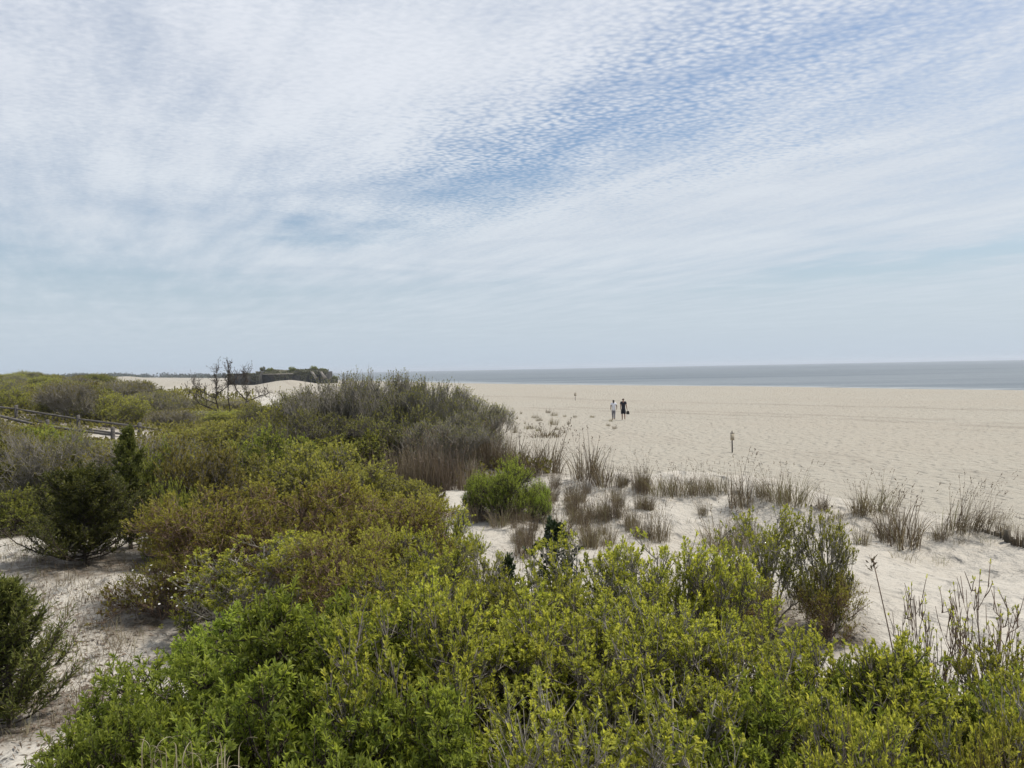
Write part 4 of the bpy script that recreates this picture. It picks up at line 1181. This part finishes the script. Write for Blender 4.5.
gx = axis(-7500, 7500, 7.0, 560); gy = axis(-60, 7500, 9.0, 520)
XX, YY = np.meshgrid(gx, gy)
ZZ = terrain(XX.ravel(), YY.ravel()).reshape(XX.shape)
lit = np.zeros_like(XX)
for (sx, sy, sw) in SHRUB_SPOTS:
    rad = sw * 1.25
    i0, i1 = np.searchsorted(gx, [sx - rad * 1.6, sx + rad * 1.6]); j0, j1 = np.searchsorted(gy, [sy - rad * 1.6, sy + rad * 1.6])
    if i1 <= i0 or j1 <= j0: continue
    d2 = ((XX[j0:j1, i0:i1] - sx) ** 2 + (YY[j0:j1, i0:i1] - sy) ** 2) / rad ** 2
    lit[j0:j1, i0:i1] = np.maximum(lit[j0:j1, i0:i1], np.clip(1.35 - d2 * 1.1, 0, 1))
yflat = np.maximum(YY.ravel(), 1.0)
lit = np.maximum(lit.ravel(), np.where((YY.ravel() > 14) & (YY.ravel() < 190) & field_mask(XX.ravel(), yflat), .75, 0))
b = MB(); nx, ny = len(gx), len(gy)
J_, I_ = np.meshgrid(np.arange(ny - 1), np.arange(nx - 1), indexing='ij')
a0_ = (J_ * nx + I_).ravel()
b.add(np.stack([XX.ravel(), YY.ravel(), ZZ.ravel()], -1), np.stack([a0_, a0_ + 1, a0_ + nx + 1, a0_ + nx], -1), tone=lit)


def sand_mat():
    m, g = new_mat('sand')
    pos = g.n('ShaderNodeNewGeometry').outputs['Position']
    lit = g.attr('tone').outputs['Fac']; dune = g.attr('dune').outputs['Fac']; shore = g.attr('shore').outputs['Fac']
    n1 = g.noise(pos, .9, 4, .6); n2 = g.noise(pos, 9, 4, .65); n3 = g.noise(pos, .06, 3, .5)
    base = g.mix(dune, (.340, .315, .262, 1), (.450, .423, .370, 1))
    base = g.mix(g.m('MULTIPLY', g.smooth(.35, .75, n3), .6), base, (.335, .300, .245, 1))
    base = g.mix(g.m('MULTIPLY', g.smooth(.42, .68, n1), .22), base, (.29, .255, .205, 1))
    base = g.mix(g.m('MULTIPLY', g.smooth(.5, .75, n2), .25), base, (.25, .22, .175, 1))
    # wrack and vehicle lines running along the shore
    cv = g.n('ShaderNodeCombineXYZ'); g.set(cv.inputs[0], g.m('MULTIPLY', shore, .085)); g.set(cv.inputs[1], g.m('MULTIPLY', n3, 1.5))
    ln = g.noise(cv.outputs[0], 1.0, 5, .7)
    wr = g.m('MULTIPLY', g.smooth(.55, .72, ln), g.m('MULTIPLY', g.smooth(12, 20, shore), g.m('SUBTRACT', 1.0, dune)))
    base = g.mix(g.m('MULTIPLY', wr, .9), base, (.21, .185, .15, 1))
    # wet sand by the water
    base = g.mix(g.m('MULTIPLY', g.m('SUBTRACT', 1.0, g.smooth(0, 5, shore)), .55), base, (.20, .18, .15, 1))
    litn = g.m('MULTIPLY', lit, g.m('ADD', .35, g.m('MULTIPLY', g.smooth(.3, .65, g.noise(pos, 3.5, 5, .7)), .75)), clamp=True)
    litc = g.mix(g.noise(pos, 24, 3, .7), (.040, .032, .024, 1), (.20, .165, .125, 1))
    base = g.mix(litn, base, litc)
    p = g.n('ShaderNodeBsdfPrincipled'); g.set(p.inputs['Base Color'], base); p.inputs['Roughness'].default_value = .95; p.inputs['Specular IOR Level'].default_value = .1
    # footprints and wind ripples
    vo = g.n('ShaderNodeTexVoronoi', feature='SMOOTH_F1'); g.set(vo.inputs['Vector'], g.mapping(pos, (1, .8, 1))); vo.inputs['Scale'].default_value = 2.6; vo.inputs['Randomness'].default_value = 1
    foot = g.smooth(.05, .42, vo.outputs['Distance'])
    hgt = g.m('ADD', g.m('MULTIPLY', foot, .085), g.m('MULTIPLY', g.noise(pos, 1.7, 5, .62), .24))
    hgt = g.m('ADD', hgt, g.m('MULTIPLY', g.noise(pos, 14, 4, .7), .012))
    bp = g.n('ShaderNodeBump'); bp.inputs['Strength'].default_value = 1.0; bp.inputs['Distance'].default_value = 1.15
    g.set(bp.inputs['Height'], hgt); g.nt.links.new(bp.outputs[0], p.inputs['Normal'])
    out_surface(g, p.outputs[0]); return m


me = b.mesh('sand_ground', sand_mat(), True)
for nm, arr in (('dune', sstep(-1.0, 1.5, toe_d(XX.ravel(), YY.ravel())) * sstep(200, 100, YY.ravel())), ('shore', shore_s(XX.ravel(), YY.ravel()))):
    at = me.attributes.new(nm, 'FLOAT', 'POINT'); at.data.foreach_set('value', arr.astype(np.float32))
o = link('sand_ground', me); o['kind'] = 'structure'

# ------------------------------------------------------------------ sea
sx = axis(-7400, 7400, 120, 260); sy = np.concatenate([[-60], axis(5, 7400, 120, 260)])
SX, SY = np.meshgrid(sx, sy)
sh = shore_s(SX.ravel(), SY.ravel())
wz = SEA_Z + .10 * vnoise(SX.ravel() * .05, SY.ravel() * .09, 3)
w = MB(); nx, ny = len(sx), len(sy)
J_, I_ = np.meshgrid(np.arange(ny - 1), np.arange(nx - 1), indexing='ij'); a0_ = (J_ * nx + I_).ravel()
keepq = sh.reshape(SX.shape)[J_.ravel(), I_.ravel()] < 40
a0_ = a0_[keepq]
w.add(np.stack([SX.ravel(), SY.ravel(), wz], -1), np.stack([a0_, a0_ + 1, a0_ + nx + 1, a0_ + nx], -1))
m_, g = new_mat('sea_water')
pos = g.n('ShaderNodeNewGeometry').outputs['Position']; shore = g.attr('shore').outputs['Fac']
p = g.n('ShaderNodeBsdfPrincipled')
crest = g.noise(g.mapping(pos, (.05, .11, 1), (0, 0, .5)), 1.0, 5, .65)
fo_ = g.m('MULTIPLY', g.m('MULTIPLY', g.smooth(-26, -14, shore), g.m('SUBTRACT', 1.0, g.smooth(-2, 6, shore))), g.smooth(.36, .52, g.noise(g.mapping(pos, (.05, .2, 1), (0, 0, .5)), 1, 4, .6)))
cap = g.m('MULTIPLY', g.smooth(.70, .78, crest), .5)
col = g.mix(g.smooth(.3, .7, g.noise(g.mapping(pos, (.004, .030, 1), (0, 0, .25)), 1, 5, .65)), (.078, .098, .110, 1), (.155, .175, .185, 1))
col = g.mix(g.m('MAXIMUM', fo_, cap, clamp=True), col, (.27, .285, .28, 1))
g.set(p.inputs['Base Color'], col); p.inputs['Roughness'].default_value = .42; p.inputs['IOR'].default_value = 1.33
h_ = g.m('ADD', g.m('MULTIPLY', crest, 1.1), g.m('MULTIPLY', g.noise(g.mapping(pos, (.4, .8, 1), (0, 0, .5)), 1, 4, .6), .28))
bp = g.n('ShaderNodeBump'); bp.inputs['Strength'].default_value = 1.0; bp.inputs['Distance'].default_value = 1.0; g.set(bp.inputs['Height'], h_); g.nt.links.new(bp.outputs[0], p.inputs['Normal'])
out_surface(g, p.outputs[0])
me = w.mesh('sea', m_, True)
at = me.attributes.new('shore', 'FLOAT', 'POINT'); at.data.foreach_set('value', sh.astype(np.float32))
o = link('sea', me); o['kind'] = 'structure'

# ------------------------------------------------------------------ haze
bpy.ops.mesh.primitive_cube_add(size=1, location=(0, 3650, 8))
hzb = bpy.context.object; hzb.name = 'haze'; hzb.scale = (15400, 7800, 34); hzb['kind'] = 'stuff'
m_, g = new_mat('sea_haze')
pv = g.n('ShaderNodeVolumePrincipled'); pv.inputs['Color'].default_value = (.86, .92, 1.0, 1); pv.inputs['Density'].default_value = .00020; pv.inputs['Anisotropy'].default_value = .2
oo = g.n('ShaderNodeOutputMaterial'); g.nt.links.new(pv.outputs[0], oo.inputs['Volume'])
hzb.data.materials.append(m_)

# ------------------------------------------------------------------ sun and sky
SUN_EL, SUN_AZ = math.radians(60), math.radians(75)        # azimuth from +Y towards +X
sv = Vector((math.cos(SUN_EL) * math.sin(SUN_AZ), math.cos(SUN_EL) * math.cos(SUN_AZ), math.sin(SUN_EL)))
sd = bpy.data.lights.new('sun', 'SUN'); so = bpy.data.objects.new('sun', sd); COL.objects.link(so)
sd.energy = 4.2; sd.angle = math.radians(6.0); sd.color = (1.0, .95, .88)
so.rotation_euler = (-sv).to_track_quat('-Z', 'Y').to_euler(); so.location = (0, 0, 60)

wld = bpy.data.worlds.new('World'); sc.world = wld; wld.use_nodes = True
try: wld.cycles.sampling_method = 'MANUAL'; wld.cycles.sample_map_resolution = 256
except Exception: pass
g = G(wld.node_tree)
sky = g.n('ShaderNodeTexSky', sky_type='NISHITA'); sky.sun_disc = False
sky.sun_elevation = SUN_EL; sky.sun_rotation = SUN_AZ; sky.air_density = 1.2; sky.dust_density = 1.5; sky.ozone_density = 1.5
tc = g.n('ShaderNodeTexCoord').outputs['Generated']
sp = g.n('ShaderNodeSeparateXYZ'); g.set(sp.inputs[0], tc)
dx, dy, dz = sp.outputs
zc = g.m('MAXIMUM', dz, .0)
zz_ = g.m('ADD', zc, .025)
plane = g.n('ShaderNodeCombineXYZ'); g.set(plane.inputs[0], g.m('DIVIDE', dx, zz_)); g.set(plane.inputs[1], g.m('DIVIDE', dy, zz_))
pl = plane.outputs[0]
az = g.m('ARCTAN2', dx, dy); el = g.m('ARCSINE', dz)
# irregular edges for the large cloud fields
st = g.mapping(g.mapping(pl, (1, 1, 1), (0, 0, math.radians(60))), (.30, 1.25, 1))        # streaks drawn out towards the far shore
wn = g.n('ShaderNodeTexNoise', noise_dimensions='2D'); g.set(wn.inputs['Vector'], g.mapping(pl, (.8, .8, 1), (0, 0, -.5))); wn.inputs['Scale'].default_value = 1.1; wn.inputs['Detail'].default_value = 4; wn.inputs['Roughness'].default_value = .6
ws = g.n('ShaderNodeSeparateXYZ'); g.set(ws.inputs[0], wn.outputs['Color'])
az_w = g.m('ADD', az, g.m('MULTIPLY', g.m('SUBTRACT', ws.outputs[0], .5), .18))
el_w = g.m('ADD', el, g.m('MULTIPLY', g.m('SUBTRACT', ws.outputs[1], .5), g.m('MULTIPLY', g.smooth(0, .3, el), .15)))


def blob(px, py, wx, wy, rot, amp):
    a, e_ = azel(px, py)
    da = g.m('SUBTRACT', az_w, a); de = g.m('SUBTRACT', el_w, e_)
    c_, s_ = math.cos(math.radians(rot)), math.sin(math.radians(rot))
    u = g.m('ADD', g.m('MULTIPLY', da, c_ / (wx / FPX)), g.m('MULTIPLY', de, s_ / (wx / FPX)))
    v = g.m('ADD', g.m('MULTIPLY', da, -s_ / (wy / FPX)), g.m('MULTIPLY', de, c_ / (wy / FPX)))
    q = g.m('ADD', g.m('MULTIPLY', u, u), g.m('MULTIPLY', v, v))
    return g.m('MULTIPLY', g.m('EXPONENT', g.m('MULTIPLY', q, -1.0)), amp)


#            px   py   wx   wy  rot amp
cover = None
for args in [(545, 150, 130, 40, 16, -.44), (690, 85, 170, 34, 22, -.16), (470, 172, 80, 22, 5, -.26), (840, 40, 190, 40, 14, -.10), (1010, 105, 110, 18, 18, -.12),
             (330, 236, 80, 13, 3, -.55), (270, 180, 60, 26, 20, -.14), (60, 268, 150, 22, -4, -.50), (880, 268, 140, 11, 4, -.75), (1000, 246, 60, 9, 8, -.55), (640, 268, 180, 14, 4, -.14), (300, 290, 240, 12, 0, -.20), (120, 305, 220, 14, 0, -.22),
             (150, 90, 330, 130, 0, .22), (400, 30, 230, 60, 10, .32), (820, 190, 240, 44, 14, .34), (560, 225, 200, 26, 10, .22), (960, 215, 110, 26, 10, .22), (900, 10, 120, 20, 0, .15)]:
    bl = blob(*args)
    cover = bl if cover is None else g.m('ADD', cover, bl)
cover = g.m('ADD', cover, .60)
# fine texture: rippled puffs seen in perspective on the cloud layer
rp = g.mapping(pl, (1.0, 1.35, 1), (0, 0, .55))
wv = g.n('ShaderNodeVectorMath', operation='MULTIPLY_ADD'); dn_ = g.n('ShaderNodeTexNoise', noise_dimensions='2D'); g.set(dn_.inputs['Vector'], rp); dn_.inputs['Scale'].default_value = 9.0; dn_.inputs['Detail'].default_value = 3
g.nt.links.new(dn_.outputs['Color'], wv.inputs[0]); wv.inputs[1].default_value = (.045, .045, 0); g.set(wv.inputs[2], rp)
vo = g.n('ShaderNodeTexVoronoi', feature='SMOOTH_F1', voronoi_dimensions='2D'); g.nt.links.new(wv.outputs[0], vo.inputs['Vector']); vo.inputs['Scale'].default_value = 34.0; vo.inputs['Smoothness'].default_value = .75
puff = g.m('SUBTRACT', .5, vo.outputs['Distance'])
fine = g.noise(rp, 30.0, 4, .6, dim='2D')
wisp = g.noise(st, 3.2, 6, .62, dim='2D')
wisp2 = g.noise(g.mapping(pl, (.5, .75, 1)), 1.3, 5, .6, .6, dim='2D')
lowfade = g.smooth(.05, .22, el)
mack = g.m('ADD', g.m('ADD', blob(790, 60, 320, 90, 18, .95), blob(520, 150, 150, 60, 12, .55)), g.m('ADD', blob(300, 90, 260, 90, 10, .10), .08), clamp=True)
tex = g.m('ADD', g.m('MULTIPLY', g.m('MULTIPLY', puff, mack), g.m('MULTIPLY_ADD', wisp2, 2.6, -.25)), g.m('MULTIPLY', g.m('SUBTRACT', fine, .5), g.m('ADD', .30, g.m('MULTIPLY', mack, .35))))
tex = g.m('ADD', g.m('MULTIPLY', tex, lowfade), g.m('ADD', g.m('MULTIPLY', g.m('SUBTRACT', wisp, .5), .95), g.m('MULTIPLY', g.m('SUBTRACT', wisp2, .5), .75)))
dens = g.m('ADD', cover, tex)
dens = g.smooth(-.28, 1.12, dens)
dens = g.m('MULTIPLY', dens, g.smooth(-.02, .13, el))
STR = .10
sky_c = g.mix(1.0, sky.outputs[0], (.92, .97, 1.04, 1), 'MULTIPLY')
white = g.mix(g.smooth(.1, .42, el), (.62, .68, .74, 1), (.72, .755, .82, 1))
white = g.mix(g.m('MULTIPLY', g.m('SUBTRACT', 1.0, g.smooth(.35, .7, wisp2)), .22), white, (.52, .56, .64, 1))
mot = g.smooth(.36, .66, g.m('ADD', g.m('MULTIPLY', wisp, .55), g.m('MULTIPLY', fine, .45)))
white = g.mix(g.m('MULTIPLY', g.m('SUBTRACT', 1.0, mot), .40), white, (.53, .585, .665, 1))
wsc = g.mix(1.0, white, (1 / STR, 1 / STR, 1 / STR, 1), 'MULTIPLY')
wm = wsc.node; wm.clamp_result = False
hz_c = (.50 / STR, .60 / STR, .71 / STR, 1)
low = g.m('SUBTRACT', 1.0, g.smooth(.0, .24, el))
base = g.mix(g.m('MULTIPLY', low, .85), sky_c, hz_c)
final = g.mix(dens, base, wsc)
bgd = g.n('ShaderNodeBackground'); g.set(bgd.inputs[0], final); bgd.inputs[1].default_value = STR
ow = g.n('ShaderNodeOutputWorld'); g.nt.links.new(bgd.outputs[0], ow.inputs['Surface'])

# ------------------------------------------------------------------ render settings
sc.view_settings.view_transform = 'Standard'; sc.view_settings.look = 'None'; sc.view_settings.exposure = .13; sc.view_settings.gamma = 1
sc.view_settings.use_curve_mapping = False
cy = sc.cycles
cy.use_denoising = True
try: cy.denoiser = 'OPENIMAGEDENOISE'
except Exception: pass
cy.max_bounces = 5; cy.diffuse_bounces = 3; cy.glossy_bounces = 2; cy.transmission_bounces = 4; cy.volume_bounces = 0; cy.transparent_max_bounces = 6
cy.caustics_reflective = False; cy.caustics_refractive = False
cy.use_adaptive_sampling = True; cy.adaptive_threshold = .02
cy.sample_clamp_indirect = 4
